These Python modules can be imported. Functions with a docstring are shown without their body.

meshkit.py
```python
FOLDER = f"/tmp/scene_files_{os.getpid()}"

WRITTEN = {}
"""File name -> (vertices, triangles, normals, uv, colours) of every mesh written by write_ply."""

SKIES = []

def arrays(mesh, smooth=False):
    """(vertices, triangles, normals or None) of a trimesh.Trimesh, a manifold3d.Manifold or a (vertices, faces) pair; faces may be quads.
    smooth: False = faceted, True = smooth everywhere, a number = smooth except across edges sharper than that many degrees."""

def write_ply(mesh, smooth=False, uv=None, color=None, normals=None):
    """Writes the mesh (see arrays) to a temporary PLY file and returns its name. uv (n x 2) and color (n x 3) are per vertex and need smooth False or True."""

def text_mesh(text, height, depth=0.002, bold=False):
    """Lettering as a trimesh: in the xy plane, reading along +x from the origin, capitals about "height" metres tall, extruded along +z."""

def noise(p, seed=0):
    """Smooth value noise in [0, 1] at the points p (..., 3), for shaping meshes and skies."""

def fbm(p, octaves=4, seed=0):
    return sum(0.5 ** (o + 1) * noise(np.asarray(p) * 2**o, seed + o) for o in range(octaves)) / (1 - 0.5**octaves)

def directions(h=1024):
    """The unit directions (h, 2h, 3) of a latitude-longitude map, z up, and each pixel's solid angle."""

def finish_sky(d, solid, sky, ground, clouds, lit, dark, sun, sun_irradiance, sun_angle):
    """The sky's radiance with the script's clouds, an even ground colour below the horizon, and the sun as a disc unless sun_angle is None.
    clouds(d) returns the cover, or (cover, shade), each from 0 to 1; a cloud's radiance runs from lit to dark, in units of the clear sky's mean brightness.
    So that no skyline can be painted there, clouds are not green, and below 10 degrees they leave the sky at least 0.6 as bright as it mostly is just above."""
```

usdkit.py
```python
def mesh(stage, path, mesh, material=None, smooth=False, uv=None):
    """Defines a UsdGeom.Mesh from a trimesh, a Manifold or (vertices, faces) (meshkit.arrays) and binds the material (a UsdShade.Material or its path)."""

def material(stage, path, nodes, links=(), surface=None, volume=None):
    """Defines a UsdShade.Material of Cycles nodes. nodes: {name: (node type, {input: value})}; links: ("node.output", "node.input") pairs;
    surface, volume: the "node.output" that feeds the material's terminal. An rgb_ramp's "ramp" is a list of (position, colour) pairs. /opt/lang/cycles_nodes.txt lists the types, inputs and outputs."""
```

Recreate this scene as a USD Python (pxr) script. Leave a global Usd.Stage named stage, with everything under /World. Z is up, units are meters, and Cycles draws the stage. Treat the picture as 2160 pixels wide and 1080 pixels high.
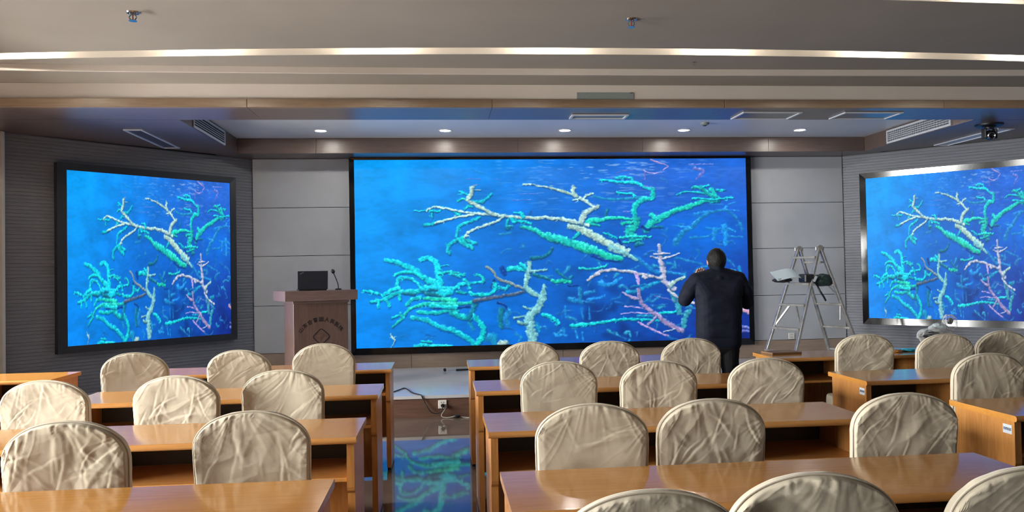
import math, random
import numpy as np
import trimesh, manifold3d, usdkit, meshkit
from manifold3d import Manifold
from pxr import Usd, UsdGeom, UsdLux, UsdShade, Sdf, Gf, Vt

stage = Usd.Stage.CreateInMemory()
UsdGeom.SetStageUpAxis(stage, 'Z')
UsdGeom.SetStageMetersPerUnit(stage, 1.0)
UsdGeom.Xform.Define(stage, '/World')

# ------------------------------------------------------------------ camera (solved from the vanishing points)
FPX = 1650.0
def _ray(px, py):
    v = np.array([(px - 1080) / FPX, (540 - py) / FPX, -1.0]); return v / np.linalg.norm(v)
_Y = _ray(930, 576); _X = _ray(19070, 250); _X = _X - _Y * (_X @ _Y); _X /= np.linalg.norm(_X); _Z = np.cross(_X, _Y)
CAMROT = np.stack([_X, _Y, _Z])            # camera axes -> world
cam = UsdGeom.Camera.Define(stage, '/World/camera')
m4 = np.eye(4); m4[:3, :3] = CAMROT.T; m4[3, :3] = (0, 0, 1.45)
cam.AddTransformOp().Set(Gf.Matrix4d(m4.tolist()))
cam.CreateHorizontalApertureAttr(36.0); cam.CreateVerticalApertureAttr(18.0)
cam.CreateFocalLengthAttr(36.0 * FPX / 2160)
cam.CreateClippingRangeAttr(Gf.Vec2f(0.05, 200))
cam.CreateExposureAttr(0.0)

# ------------------------------------------------------------------ light: sky outside, daylight through the left windows
dome = UsdLux.DomeLight.Define(stage, '/World/sky'); dome.CreateIntensityAttr(0.8); dome.CreateColorAttr(Gf.Vec3f(0.75, 0.87, 1.0))
WIN_Y = [(-4.6, -2.8), (-2.0, -0.2), (0.9, 3.4), (4.6, 7.4)]
WIN_Z = (0.35, 2.30)
WIN_POWER = [3.0, 42.0, 68.0, 62.0]      # the sky's light falls in from above, so each portal leans
XL, XR, YW = -4.43, 7.57, 10.35            # side walls, stage wall
for k, (a, b) in enumerate(WIN_Y):
    l = UsdLux.RectLight.Define(stage, f'/World/daylight_{k + 1}')
    l.CreateWidthAttr(WIN_Z[1] - WIN_Z[0]); l.CreateHeightAttr(b - a)
    l.CreateIntensityAttr(WIN_POWER[k]); l.CreateColorAttr(Gf.Vec3f(1.0, 0.97, 0.92))
    l.AddTranslateOp().Set(Gf.Vec3d(XL - 0.95, (a + b) / 2, sum(WIN_Z) / 2 + 0.35)); l.AddRotateYOp().Set(-90.0 + 35.0)
COVE_GLOW, COVE_SPOT, DOWN_GLOW, SCREEN_GAIN = 6.0, 150.0, 260.0, 1.06

# ------------------------------------------------------------------ helpers
def lin(*c):
    c = np.array(c, float) / 255.0
    return tuple(np.where(c <= 0.04045, c / 12.92, ((c + 0.055) / 1.055) ** 2.4))
_used = {}
def numbered(parent, name):
    k = _used.get((parent, name), 0); _used[(parent, name)] = k + 1
    return name if k == 0 else f'{name}_{k:03d}'
def tag(p, label=None, cat=None, group=None, kind=None):
    p = p.GetPrim() if hasattr(p, 'GetPrim') else p
    for k, v in (('label', label), ('category', cat), ('group', group), ('kind', kind)):
        if v: p.SetCustomDataByKey(k, v)
    return p
def thing(name, label=None, cat=None, loc=(0, 0, 0), rotz=0.0, group=None, kind=None):
    path = '/World/' + numbered('/World', name)
    x = UsdGeom.Xform.Define(stage, path)
    x.AddTranslateOp().Set(Gf.Vec3d(*map(float, loc)))
    if rotz: x.AddRotateZOp().Set(float(rotz))
    tag(x, label, cat, group, kind)
    return path
def obj(name, mesh, mat, parent='/World', smooth=30, label=None, cat=None, group=None, kind=None):
    path = parent + '/' + numbered(parent, name)
    m = usdkit.mesh(stage, path, mesh, M[mat], smooth=smooth)
    tag(m, label, cat, group, kind)
    return path
def cat_(ms): return trimesh.util.concatenate([m for m in ms])
def box(lo, hi, c=0.0):
    lo, hi = np.array(lo, float), np.array(hi, float)
    if c <= 0:
        b = trimesh.creation.box(hi - lo); b.apply_translation((lo + hi) / 2); return b
    pts = []
    for i in range(8):
        s = np.array([(i >> k) & 1 for k in range(3)])
        p = np.where(s, hi, lo); d = np.where(s, -c, c)
        for k in range(3):
            q = p + d; q[k] = p[k]; pts.append(q)
    return trimesh.Trimesh(pts).convex_hull
def moved(m, t=(0, 0, 0), rz=0.0, rx=0.0, ry=0.0):
    m = m.copy()
    for a, ax in ((rx, (1, 0, 0)), (ry, (0, 1, 0)), (rz, (0, 0, 1))):
        if a: m.apply_transform(trimesh.transformations.rotation_matrix(math.radians(a), ax))
    m.apply_translation(t); return m
def tube(points, r, n=10, caps=True):
    p = np.asarray(points, float); rr = np.broadcast_to(r, (len(p),)).astype(float)
    t = np.gradient(p, axis=0); t /= np.linalg.norm(t, axis=1, keepdims=True) + 1e-12
    ref = np.array([0, 0, 1.0]) if abs(t[0, 2]) < 0.9 else np.array([1.0, 0, 0])
    a = np.cross(t[0], ref); a /= np.linalg.norm(a); V = []
    for i in range(len(p)):
        a = a - t[i] * (a @ t[i]); a /= np.linalg.norm(a) + 1e-12; b = np.cross(t[i], a)
        ang = np.arange(n) * 2 * np.pi / n
        V.append(p[i] + rr[i] * (np.cos(ang)[:, None] * a + np.sin(ang)[:, None] * b))
    V = np.vstack(V); F = []
    for i in range(len(p) - 1):
        for j in range(n):
            q, w = i * n + j, i * n + (j + 1) % n
            F += [(q, w, w + n), (q, w + n, q + n)]
    if caps:
        V = np.vstack([V, p[0], p[-1]]); c0, c1, e = len(V) - 2, len(V) - 1, (len(p) - 1) * n
        for j in range(n):
            F += [(c0, (j + 1) % n, j), (c1, e + j, e + (j + 1) % n)]
    return trimesh.Trimesh(V, F, process=False)
def curve(pts, n=8):
    """Catmull-Rom through the points."""
    p = np.asarray(pts, float); p = np.vstack([2 * p[0] - p[1], p, 2 * p[-1] - p[-2]]); out = []
    for i in range(1, len(p) - 2):
        for t in np.linspace(0, 1, n, endpoint=False):
            a, b, c, d = p[i - 1:i + 3]
            out.append(0.5 * (2 * b + (c - a) * t + (2 * a - 5 * b + 4 * c - d) * t * t + (3 * b - a - 3 * c + d) * t ** 3))
    out.append(p[-2]); return np.array(out)
def lathe(profile, n=24, axis='z'):
    m = trimesh.creation.revolve(np.asarray(profile, float), sections=n)
    return m
def extrude(poly, depth, plane='xy'):
    """A polygon [(a, b)] extruded. plane xz: a=x b=z along +y; plane yz: a=y b=z along +x."""
    from shapely.geometry import Polygon
    m = trimesh.creation.extrude_polygon(Polygon(poly) if not hasattr(poly, 'exterior') else poly, depth, engine='earcut')
    v = m.vertices.copy()
    if plane == 'xz': m.vertices = np.stack([v[:, 0], v[:, 2], v[:, 1]], 1); m.invert()
    if plane == 'yz': m.vertices = np.stack([v[:, 2], v[:, 0], v[:, 1]], 1)
    return m
def beam(a, b, w, h, up=(0, 0, 1)):
    """A rectangular bar from a to b."""
    a, b = np.array(a, float), np.array(b, float); d = b - a; L = np.linalg.norm(d); d /= L
    s = np.cross(d, up); s /= np.linalg.norm(s); u = np.cross(s, d)
    m = box((0, -w / 2, -h / 2), (L, w / 2, h / 2), min(w, h) * 0.12)
    T = np.eye(4); T[:3, 0], T[:3, 1], T[:3, 2], T[:3, 3] = d, s, u, a
    m.apply_transform(T); return m

# ------------------------------------------------------------------ materials
UsdGeom.Scope.Define(stage, '/World/Looks')
M = {}
def mat(name, nodes, links=(), surface='p.BSDF'):
    M[name] = usdkit.material(stage, '/World/Looks/' + name, nodes, links, surface)
def plain(name, rgb, rough=0.5, metallic=0.0, spec=0.5, **kw):
    mat(name, {'p': ('principled_bsdf', {'base_color': lin(*rgb), 'roughness': rough, 'metallic': metallic, 'specular_ior_level': spec, **kw})})
def mottled(name, a, b, rough=0.5, scale=6.0, detail=4, bump=0.0, bscale=60.0, spec=0.5, stretch=(1, 1, 1), **kw):
    nodes = {'t': ('texture_coordinate', {}), 'm': ('mapping', {'scale': stretch}), 'n': ('noise_texture', {'scale': scale, 'detail': detail, 'roughness': 0.6}),
             'r': ('rgb_ramp', {'ramp': [(0.3, lin(*a)), (0.7, lin(*b))]}),
             'p': ('principled_bsdf', {'roughness': rough, 'specular_ior_level': spec, **kw})}
    links = [('t.object', 'm.vector'), ('m.vector', 'n.vector'), ('n.fac', 'r.fac'), ('r.color', 'p.base_color')]
    if bump:
        nodes |= {'n2': ('noise_texture', {'scale': bscale, 'detail': 3}), 'b': ('bump', {'strength': bump, 'distance': 0.01})}
        links += [('t.object', 'n2.vector'), ('n2.fac', 'b.height'), ('b.normal', 'p.normal')]
    mat(name, nodes, links)
def wood(name, a, b, rough=0.2, stretch=(1.5, 22, 22), coat=0.0, bumpy=0.0, scale=3.0):
    nodes = {'t': ('texture_coordinate', {}), 'm': ('mapping', {'scale': stretch}), 'n': ('noise_texture', {'scale': scale, 'detail': 6, 'roughness': 0.62, 'distortion': 0.6}),
             'r': ('rgb_ramp', {'ramp': [(0.28, lin(*a)), (0.72, lin(*b))]}), 'p': ('principled_bsdf', {'roughness': rough, 'coat_weight': coat, 'coat_roughness': 0.08})}
    links = [('t.object', 'm.vector'), ('m.vector', 'n.vector'), ('n.fac', 'r.fac'), ('r.color', 'p.base_color')]
    if bumpy:
        nodes |= {'n2': ('noise_texture', {'scale': 2.2, 'detail': 2}), 'b': ('bump', {'strength': bumpy, 'distance': 0.01})}
        links += [('t.object', 'n2.vector'), ('n2.fac', 'b.height'), ('b.normal', 'p.normal')]
    mat(name, nodes, links)
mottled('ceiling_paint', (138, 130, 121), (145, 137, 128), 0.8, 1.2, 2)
mottled('ceiling_edge_lit', (206, 196, 186), (212, 202, 192), 0.7, 1.2, 2)  # same paint as the undersides, lightened: light on upright faces put into colour
mottled('recess_paint', (206, 206, 208), (214, 214, 216), 0.32, 1.2, 2)
mottled('panel_white', (170, 173, 179), (178, 181, 187), 0.5, 2.0, 3)
plain('joint_dark', (60, 56, 54), 0.8)
wood('slat_wood', (102, 105, 114), (124, 127, 136), 0.55, (1.0, 1.0, 30), 0.0)
wood('beam_wood', (108, 88, 70), (126, 104, 84), 0.35, (1.2, 20, 20))
wood('soffit_wood', (84, 70, 66), (104, 88, 82), 0.3, (1.2, 18, 18))
wood('fascia_wood', (88, 75, 70), (108, 92, 86), 0.35, (1.2, 20, 20))
wood('skirting_wood', (140, 122, 108), (162, 142, 126), 0.35, (1.2, 20, 20))
wood('riser_wood', (84, 62, 54), (112, 84, 70), 0.3, (1.2, 20, 20))
wood('desk_wood', (184, 124, 56), (200, 142, 72), 0.13, (1.4, 20, 20), 0.12)
wood('desk_edge', (188, 128, 68), (206, 148, 86), 0.25, (1.4, 24, 24))
wood('desk_side', (170, 112, 58), (200, 142, 80), 0.3, (20, 20, 1.6))
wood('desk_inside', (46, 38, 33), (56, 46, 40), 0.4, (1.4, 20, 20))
wood('podium_wood', (96, 76, 69), (116, 93, 85), 0.35, (14, 14, 1.4))
wood('podium_cap', (112, 92, 88), (134, 112, 106), 0.32, (1.6, 18, 18))
mottled('stage_tile', (186, 186, 188), (200, 200, 202), 0.14, 1.4, 3)
nodes = {'t': ('texture_coordinate', {}), 'n': ('noise_texture', {'scale': 2.4, 'detail': 5}), 'r': ('rgb_ramp', {'ramp': [(0.3, lin(92, 80, 74)), (0.7, lin(108, 95, 87))]}),
         'n2': ('noise_texture', {'scale': 3.0, 'detail': 2}), 'b': ('bump', {'strength': 0.006, 'distance': 0.01}), 'p': ('principled_bsdf', {'roughness': 0.035, 'specular_ior_level': 0.5})}
mat('floor_tile', nodes, [('t.object', 'n.vector'), ('n.fac', 'r.fac'), ('r.color', 'p.base_color'), ('t.object', 'n2.vector'), ('n2.fac', 'b.height'), ('b.normal', 'p.normal')])
mottled('wall_paint', (196, 190, 180), (204, 198, 188), 0.7, 2.0, 3)
mottled('trim_white', (214, 212, 206), (222, 220, 214), 0.4, 3.0, 2)
mottled('cloth', (192, 181, 160), (203, 193, 174), 0.85, 5.0, 4, 0.06, 500.0, 0.25, sheen_weight=0.15)
mottled('cloth_piping', (206, 196, 178), (216, 206, 190), 0.8, 8.0, 2, 0, 60, 0.25)
plain('chair_leg', (60, 56, 52), 0.35, 0.8)
plain('frame_black', (16, 17, 20), 0.1, 0.0, 0.6)
plain('frame_matte', (34, 38, 46), 0.4)
plain('black_plastic', (18, 18, 20), 0.4)
plain('lens_glass', (8, 10, 16), 0.05, 0.0, 0.8)
plain('white_plastic', (214, 210, 204), 0.4)
plain('grille_white', (196, 198, 204), 0.4)
plain('grille_dark', (30, 32, 38), 0.7)
plain('hatch_panel', (132, 140, 138), 0.5)
plain('chrome', (190, 192, 196), 0.18, 1.0)
plain('brass_red', (150, 80, 60), 0.35, 0.3)
mottled('aluminium', (150, 148, 144), (186, 184, 178), 0.35, 14.0, 4, 0, 60, 0.5, metallic=0.6)
mottled('ladder_step', (138, 134, 128), (170, 166, 158), 0.45, 14.0, 4, 0, 60, 0.5, metallic=0.4)
plain('cable_black', (16, 15, 16), 0.45)
plain('cable_grey', (150, 146, 140), 0.5)
mottled('jacket_navy', (10, 15, 33), (15, 21, 42), 0.75, 9.0, 3, 0.2, 260, 0.3)
mottled('trouser_dark', (14, 15, 20), (20, 21, 27), 0.8, 9.0, 3, 0.2, 260, 0.3)
plain('shoe_black', (14, 13, 13), 0.3)
mottled('skin', (186, 136, 112), (200, 150, 124), 0.5, 20, 3, 0, 60, 0.4)
mottled('hair_black', (10, 9, 10), (18, 16, 16), 0.55, 60, 3, 0.5, 220, 0.4)
plain('eye_white', (225, 222, 216), 0.2)
plain('laptop_lid', (26, 32, 42), 0.38)
plain('laptop_logo', (150, 154, 160), 0.3, 0.6)
plain('mark_dark', (38, 34, 36), 0.5)
plain('mark_red', (104, 70, 68), 0.5)
plain('sticker_white', (206, 212, 220), 0.4)
plain('sticker_blue', (44, 66, 112), 0.4)
plain('wrap_blue', (60, 176, 200), 0.3)
plain('wrap_yellow', (206, 186, 70), 0.3)
plain('wrap_gold', (176, 120, 50), 0.3)
mottled('bag_dark', (20, 22, 26), (34, 36, 40), 0.45, 20, 3)
mottled('bag_green', (28, 46, 44), (44, 66, 62), 0.5, 20, 3)
plain('sheet_pale', (176, 190, 196), 0.35)
mottled('carton', (120, 92, 66), (138, 106, 78), 0.6, 8, 3)
mat('clear_plastic', {'t': ('transparent_bsdf', {'color': (0.96, 0.96, 0.97)}), 'g': ('principled_bsdf', {'base_color': (0.78, 0.79, 0.8), 'roughness': 0.18, 'specular_ior_level': 0.7}), 'f': ('layer_weight', {'blend': 0.45}), 'm': ('mix_closure', {})},
    [('f.facing', 'm.fac'), ('t.BSDF', 'm.closure1'), ('g.BSDF', 'm.closure2')], 'm.closure')
mat('window_glass', {'t': ('transparent_bsdf', {'color': (0.97, 0.98, 0.98)}), 'g': ('glossy_bsdf', {'color': (0.9, 0.9, 0.9), 'roughness': 0.02}), 'f': ('fresnel', {'IOR': 1.45}), 'm': ('mix_closure', {})},
    [('f.fac', 'm.fac'), ('t.BSDF', 'm.closure1'), ('g.BSDF', 'm.closure2')], 'm.closure')
def glow(name, rgb, strength):
    mat(name, {'e': ('emission', {'color': rgb, 'strength': strength})}, (), 'e.emission')
glow('cove_strip', (1.0, 0.9, 0.72), COVE_GLOW)
glow('cove_tube', (1.0, 0.93, 0.78), COVE_SPOT)
glow('downlight_glow', (1.0, 0.95, 0.86), DOWN_GLOW)
mat('screen_picture', {'a': ('attribute', {'attribute': 'picture'}), 'p': ('principled_bsdf', {'base_color': (0.004, 0.004, 0.005), 'roughness': 0.5, 'specular_ior_level': 0.2, 'emission_strength': SCREEN_GAIN})},
    [('a.color', 'p.emission_color')])

# ================================================================== THE SETTING
SO, RT = 2.965, 3.155                     # soffit and recess heights
XC = (XL + XR) / 2                         # 1.57, the room's middle
CL, CR, YB = -2.404, 5.55, 8.34            # stage wall corners, where the 45-degree walls meet the side walls
obj('floor', box((XL, -5, -0.12), (XR, 7.97, 0)), 'floor_tile', smooth=False, label='dark polished floor reflecting the screen', kind='structure')
st = thing('stage_platform', 'low stage with pale top and wood riser', kind='structure')
obj('platform_top', extrude([(XL, 7.94), (XR, 7.94), (XR, 8.34), (CR, YW), (CL, YW), (XL, 8.34)], 0.03), 'stage_tile', st, smooth=False)
M_top = stage.GetPrimAtPath(st + '/platform_top'); UsdGeom.Xformable(M_top).AddTranslateOp().Set(Gf.Vec3d(0, 0, 0.19))
for a, b in ((XL, -2.0), (-2.0, 0.45), (0.45, 2.9), (2.9, 5.3), (5.3, XR)):
    obj('riser_panel', box((a + 0.002, 7.95, 0), (b - 0.002, 7.975, 0.19)), 'riser_wood', st, smooth=False)
obj('stage_core', extrude([(XL, 7.98), (XR, 7.98), (XR, 8.34), (CR, YW), (CL, YW), (XL, 8.34)], 0.18), 'joint_dark', st, smooth=False)

# back wall behind the screen, white joint panels left and right of it
wb = thing('wall_back', 'pale panelled wall behind the large screen', kind='structure')
obj('wall_core', box((CL - 0.2, YW, -0.1), (CR + 0.2, YW + 0.15, 3.6)), 'joint_dark', wb, smooth=False)
ZS = [0.452, 1.064, 1.705, 2.33, SO]
for x0, x1 in ((CL, -1.10), (-1.10, 1.585), (1.585, 4.24), (4.24, CR)):
    for z0, z1 in zip(ZS[:-1], ZS[1:]):
        obj('wall_panel', box((x0 + 0.003, YW - 0.02, z0 + 0.003), (x1 - 0.003, YW + 0.01, z1 - 0.003), 0.003), 'panel_white', wb)
bb = thing('baseboard_back', 'brown wood skirting under the large screen', kind='structure')
for x0, x1 in ((CL, -0.4), (-0.4, 1.6), (1.6, 3.6), (3.6, CR)):
    obj('skirting_board', box((x0 + 0.002, YW - 0.028, 0.22), (x1 - 0.002, YW + 0.01, 0.45), 0.002), 'skirting_wood', bb)

def slat_wall(name, p0, p1, label):
    """A 45-degree wall of narrow horizontal slats from p0 to p1, facing the room."""
    p0, p1 = np.array(p0), np.array(p1); d = p1 - p0; L = np.linalg.norm(d); d /= L
    ang = math.degrees(math.atan2(d[1], d[0]))
    t = thing(name, label, kind='structure', loc=(p0[0], p0[1], 0), rotz=ang)
    obj('wall_core', box((-0.1, 0.03, -0.1), (L + 0.1, 0.2, 3.6)), 'joint_dark', t, smooth=False)
    prof, z, pitch = [(0.045, 0.22)], 0.22, 0.037
    while z < SO - 1e-6:
        z1 = min(z + pitch, SO)
        prof += [(0.005, z + 0.0005), (0.0, z + 0.003), (0.0, z1 - 0.005), (0.003, z1 - 0.0035), (0.005, z1 - 0.003), (0.005, z1)]
        z = z1
    prof += [(0.045, SO)]
    obj('slat_cladding', extrude(prof, L, 'yz'), 'slat_wood', t, smooth=False, kind='stuff')
    return t, d, ang
SLt, SLd, SLa = slat_wall('wall_stage_left', (XL, YB), (CL, YW), 'angled wall of narrow brown horizontal slats at stage left')
SRt, SRd, SRa = slat_wall('wall_stage_right', (CR, YW), (XR, YB), 'angled wall of narrow brown horizontal slats at stage right')

# left wall with windows
wl = thing('wall_left', 'pale wall with windows along the left of the hall', kind='structure')
obj('wall_lower', box((XL - 0.2, -5, 0), (XL, YB + 0.3, WIN_Z[0])), 'wall_paint', wl, smooth=False)
obj('wall_upper', box((XL - 0.2, -5, WIN_Z[1]), (XL, YB + 0.3, 3.6)), 'wall_paint', wl, smooth=False)
edges = [-5] + [v for w in WIN_Y for v in w] + [YB + 0.3]
for a, b in zip(edges[::2], edges[1::2]):
    obj('pier', box((XL - 0.2, a, WIN_Z[0]), (XL, b, WIN_Z[1])), 'wall_paint', wl, smooth=False)
for k, (a, b) in enumerate(WIN_Y):
    w = thing(f'window_{k + 1}', 'white framed window in the left wall', kind='structure', loc=(XL - 0.1, (a + b) / 2, 0))
    h = (b - a) / 2
    obj('window_frame', cat_([box((-0.03, -h, WIN_Z[0]), (0.03, h, WIN_Z[0] + 0.06)), box((-0.03, -h, WIN_Z[1] - 0.06), (0.03, h, WIN_Z[1])),
        box((-0.03, -h, WIN_Z[0] + 0.06), (0.03, -h + 0.06, WIN_Z[1] - 0.06)), box((-0.03, h - 0.06, WIN_Z[0] + 0.06), (0.03, h, WIN_Z[1] - 0.06))]), 'trim_white', w, smooth=False)
    for q in (-h / 3, h / 3):
        obj('mullion', box((-0.025, q - 0.025, WIN_Z[0] + 0.06), (0.025, q + 0.025, WIN_Z[1] - 0.06)), 'trim_white', w, smooth=False)
    for q in (-1, 0, 1):
        c = q * 2 * h / 3
        obj('pane', box((-0.004, c - h / 3 + 0.03, WIN_Z[0] + 0.05), (0.004, c + h / 3 - 0.03, WIN_Z[1] - 0.05)), 'window_glass', w, smooth=False)
obj('trim_1', box((XL, YB - 0.055, 0.22), (XL + 0.05, YB - 0.004, SO - 0.004), 0.004), 'trim_white', label='white vertical corner trim at the left end of the slat wall', kind='structure')
obj('wall_right', box((XR, -5, 0), (XR + 0.2, YB + 0.3, 3.6)), 'slat_wood', smooth=False, label='brown wall along the right of the hall', kind='structure')
obj('wall_rear', box((XL - 0.2, -5.2, 0), (XR + 0.2, -5, 3.6)), 'slat_wood', smooth=False, label='brown wall at the rear of the hall', kind='structure')

# ceiling: curved stepped panels with light coves, wood beam, low soffit with a recess over the stage
ce = thing('ceiling', 'stepped ceiling with light coves, wood beam and stage soffit', kind='structure')
def yarc(y0, k, x0=1.72): return lambda x: y0 + k * (x - x0) ** 2
def strip(fa, fb, z0, z1, n=48):
    """A ceiling panel between the front edge fa(x) and the far edge fb(x)."""
    xs = np.linspace(XL, XR, n + 1)
    poly = [(x, fa(x)) for x in xs] + [(x, fb(x)) for x in xs[::-1]]
    m = extrude(poly, z1 - z0); m.apply_translation((0, 0, z0)); return m
A0, A1, B0 = yarc(4.965, 0.0115), yarc(6.155, 0.0105), yarc(6.345, 0.0100)
C0 = lambda x: 6.80 - 0.0028 * (x - 1.0) ** 2
YBEAM = 7.18
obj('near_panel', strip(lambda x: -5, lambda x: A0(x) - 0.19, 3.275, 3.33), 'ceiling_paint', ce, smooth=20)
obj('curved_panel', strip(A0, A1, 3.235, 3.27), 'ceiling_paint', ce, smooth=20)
obj('curved_edge', strip(lambda x: A0(x) - 0.003, lambda x: A0(x) + 0.03, 3.2352, 3.478), 'ceiling_edge_lit', ce, smooth=20)
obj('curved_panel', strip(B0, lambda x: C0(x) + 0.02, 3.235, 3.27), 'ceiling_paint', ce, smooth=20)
obj('curved_edge', strip(lambda x: B0(x) - 0.003, lambda x: B0(x) + 0.03, 3.2352, 3.478), 'ceiling_edge_lit', ce, smooth=20)
obj('step_panel', strip(lambda x: C0(x) + 0.018, lambda x: YBEAM + 0.02, 3.181, 3.234), 'ceiling_paint', ce, smooth=20)
obj('step_edge', strip(C0, lambda x: C0(x) + 0.018, 3.1812, 3.2352), 'ceiling_edge_lit', ce, smooth=20)
obj('step_face', box((XL, YBEAM, 3.044), (XR, YBEAM + 0.06, 3.40)), 'ceiling_edge_lit', ce, smooth=False)
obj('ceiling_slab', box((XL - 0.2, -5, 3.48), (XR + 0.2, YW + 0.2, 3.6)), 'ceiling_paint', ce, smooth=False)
obj('cove_strip', strip(lambda x: A1(x) - 0.06, lambda x: A1(x) - 0.03, 3.272, 3.284), 'cove_strip', ce, smooth=False, label='glowing strip light hidden in the ceiling cove')
obj('cove_strip', strip(lambda x: A0(x) - 0.25, lambda x: A0(x) - 0.22, 3.332, 3.344), 'cove_strip', ce, smooth=False, label='glowing strip light hidden in the ceiling cove')
bx = [XL, -1.705, 0.495, 2.7, 4.9, XR]
for a, b in zip(bx[:-1], bx[1:]):
    obj('beam_panel', box((a + 0.002, YBEAM - 0.022, SO), (b - 0.002, YBEAM + 0.03, 3.044), 0.002), 'beam_wood', ce)
# soffit pieces around the recess (front strip in panels, sides, rear)
RF, RL, RR, RY = 7.74, -2.475, 5.62, 9.87   # recess front edge, left, right, rear fascia
for a, b in zip(bx[:-1], bx[1:]):
    obj('soffit_panel', box((a + 0.0015, YBEAM + 0.03, SO + 0.001), (b - 0.0015, RF, SO + 0.03)), 'soffit_wood', ce, smooth=False)
def prism(poly, z0, z1): m = extrude(poly, z1 - z0); m.apply_translation((0, 0, z0)); return m
obj('soffit_panel', prism([(XL, RF), (RL, RF), (RL, RY + 0.025), (CL - 0.35, RY + 0.025), (CL - 0.35, YW - 0.45), (XL, YB + 0.02)], SO, SO + 0.03), 'soffit_wood', ce, smooth=False)
obj('soffit_panel', prism([(XR, RF), (XR, YB + 0.02), (CR + 0.35, YW - 0.45), (CR + 0.35, RY + 0.025), (RR, RY + 0.025), (RR, RF)], SO, SO + 0.03), 'soffit_wood', ce, smooth=False)
obj('soffit_panel', prism([(CL - 0.35, RY + 0.025), (CR + 0.35, RY + 0.025), (CR + 0.35, YW - 0.34), (CR + 0.02, YW + 0.01), (CL - 0.02, YW + 0.01), (CL - 0.35, YW - 0.34)], SO, SO + 0.03), 'soffit_wood', ce, smooth=False)
obj('recess_ceiling', box((RL - 0.05, RF - 0.05, RT), (RR + 0.05, RY + 0.05, RT + 0.03)), 'recess_paint', ce, smooth=False)
fx = [RL, -1.52, 1.0, 2.62, 4.3, RR]
for a, b in zip(fx[:-1], fx[1:]):
    obj('fascia_panel', box((a + 0.0015, RY, SO), (b - 0.0015, RY + 0.025, RT), 0.001), 'fascia_wood', ce)
obj('recess_side', box((RL - 0.025, RF, SO + 0.03), (RL, RY, RT)), 'soffit_wood', ce, smooth=False)
obj('recess_side', box((RR, RF, SO + 0.03), (RR + 0.025, RY, RT)), 'soffit_wood', ce, smooth=False)
obj('recess_front', box((RL, RF - 0.025, SO + 0.03), (RR, RF, RT)), 'soffit_wood', ce, smooth=False)

# lamps in the coves
ORD = ['leftmost', 'second', 'third', 'middle', 'fifth', 'sixth', 'rightmost']
for fa, z, y_off, lab in ((A1, 3.285, -0.05, 'far cove'), (A0, 3.345, -0.24, 'near cove')):
    for k in range(-3, 4):
        x = 0.92 + 1.41 * k
        s = 2 * 0.0105 * (x - 1.72)
        pts = [(x + u, fa(x + u) + y_off, z + 0.018) for u in np.linspace(-0.16, 0.16, 7)]
        t = thing('cove_lamp', f'short tube lamp in the {lab} of the ceiling, {ORD[k + 3]} of seven from the left', 'lamp', (x, fa(x) + y_off, z), group=f'tube lamps in the {lab}')
        loc = np.array([x, fa(x) + y_off, z])
        obj('tube', tube(np.array(pts) - loc, 0.014, 8), 'cove_tube', t)
        obj('holder', box((-0.15, -0.012, -0.003), (0.15, 0.012, 0.006)), 'white_plastic', t, smooth=False)

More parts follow.
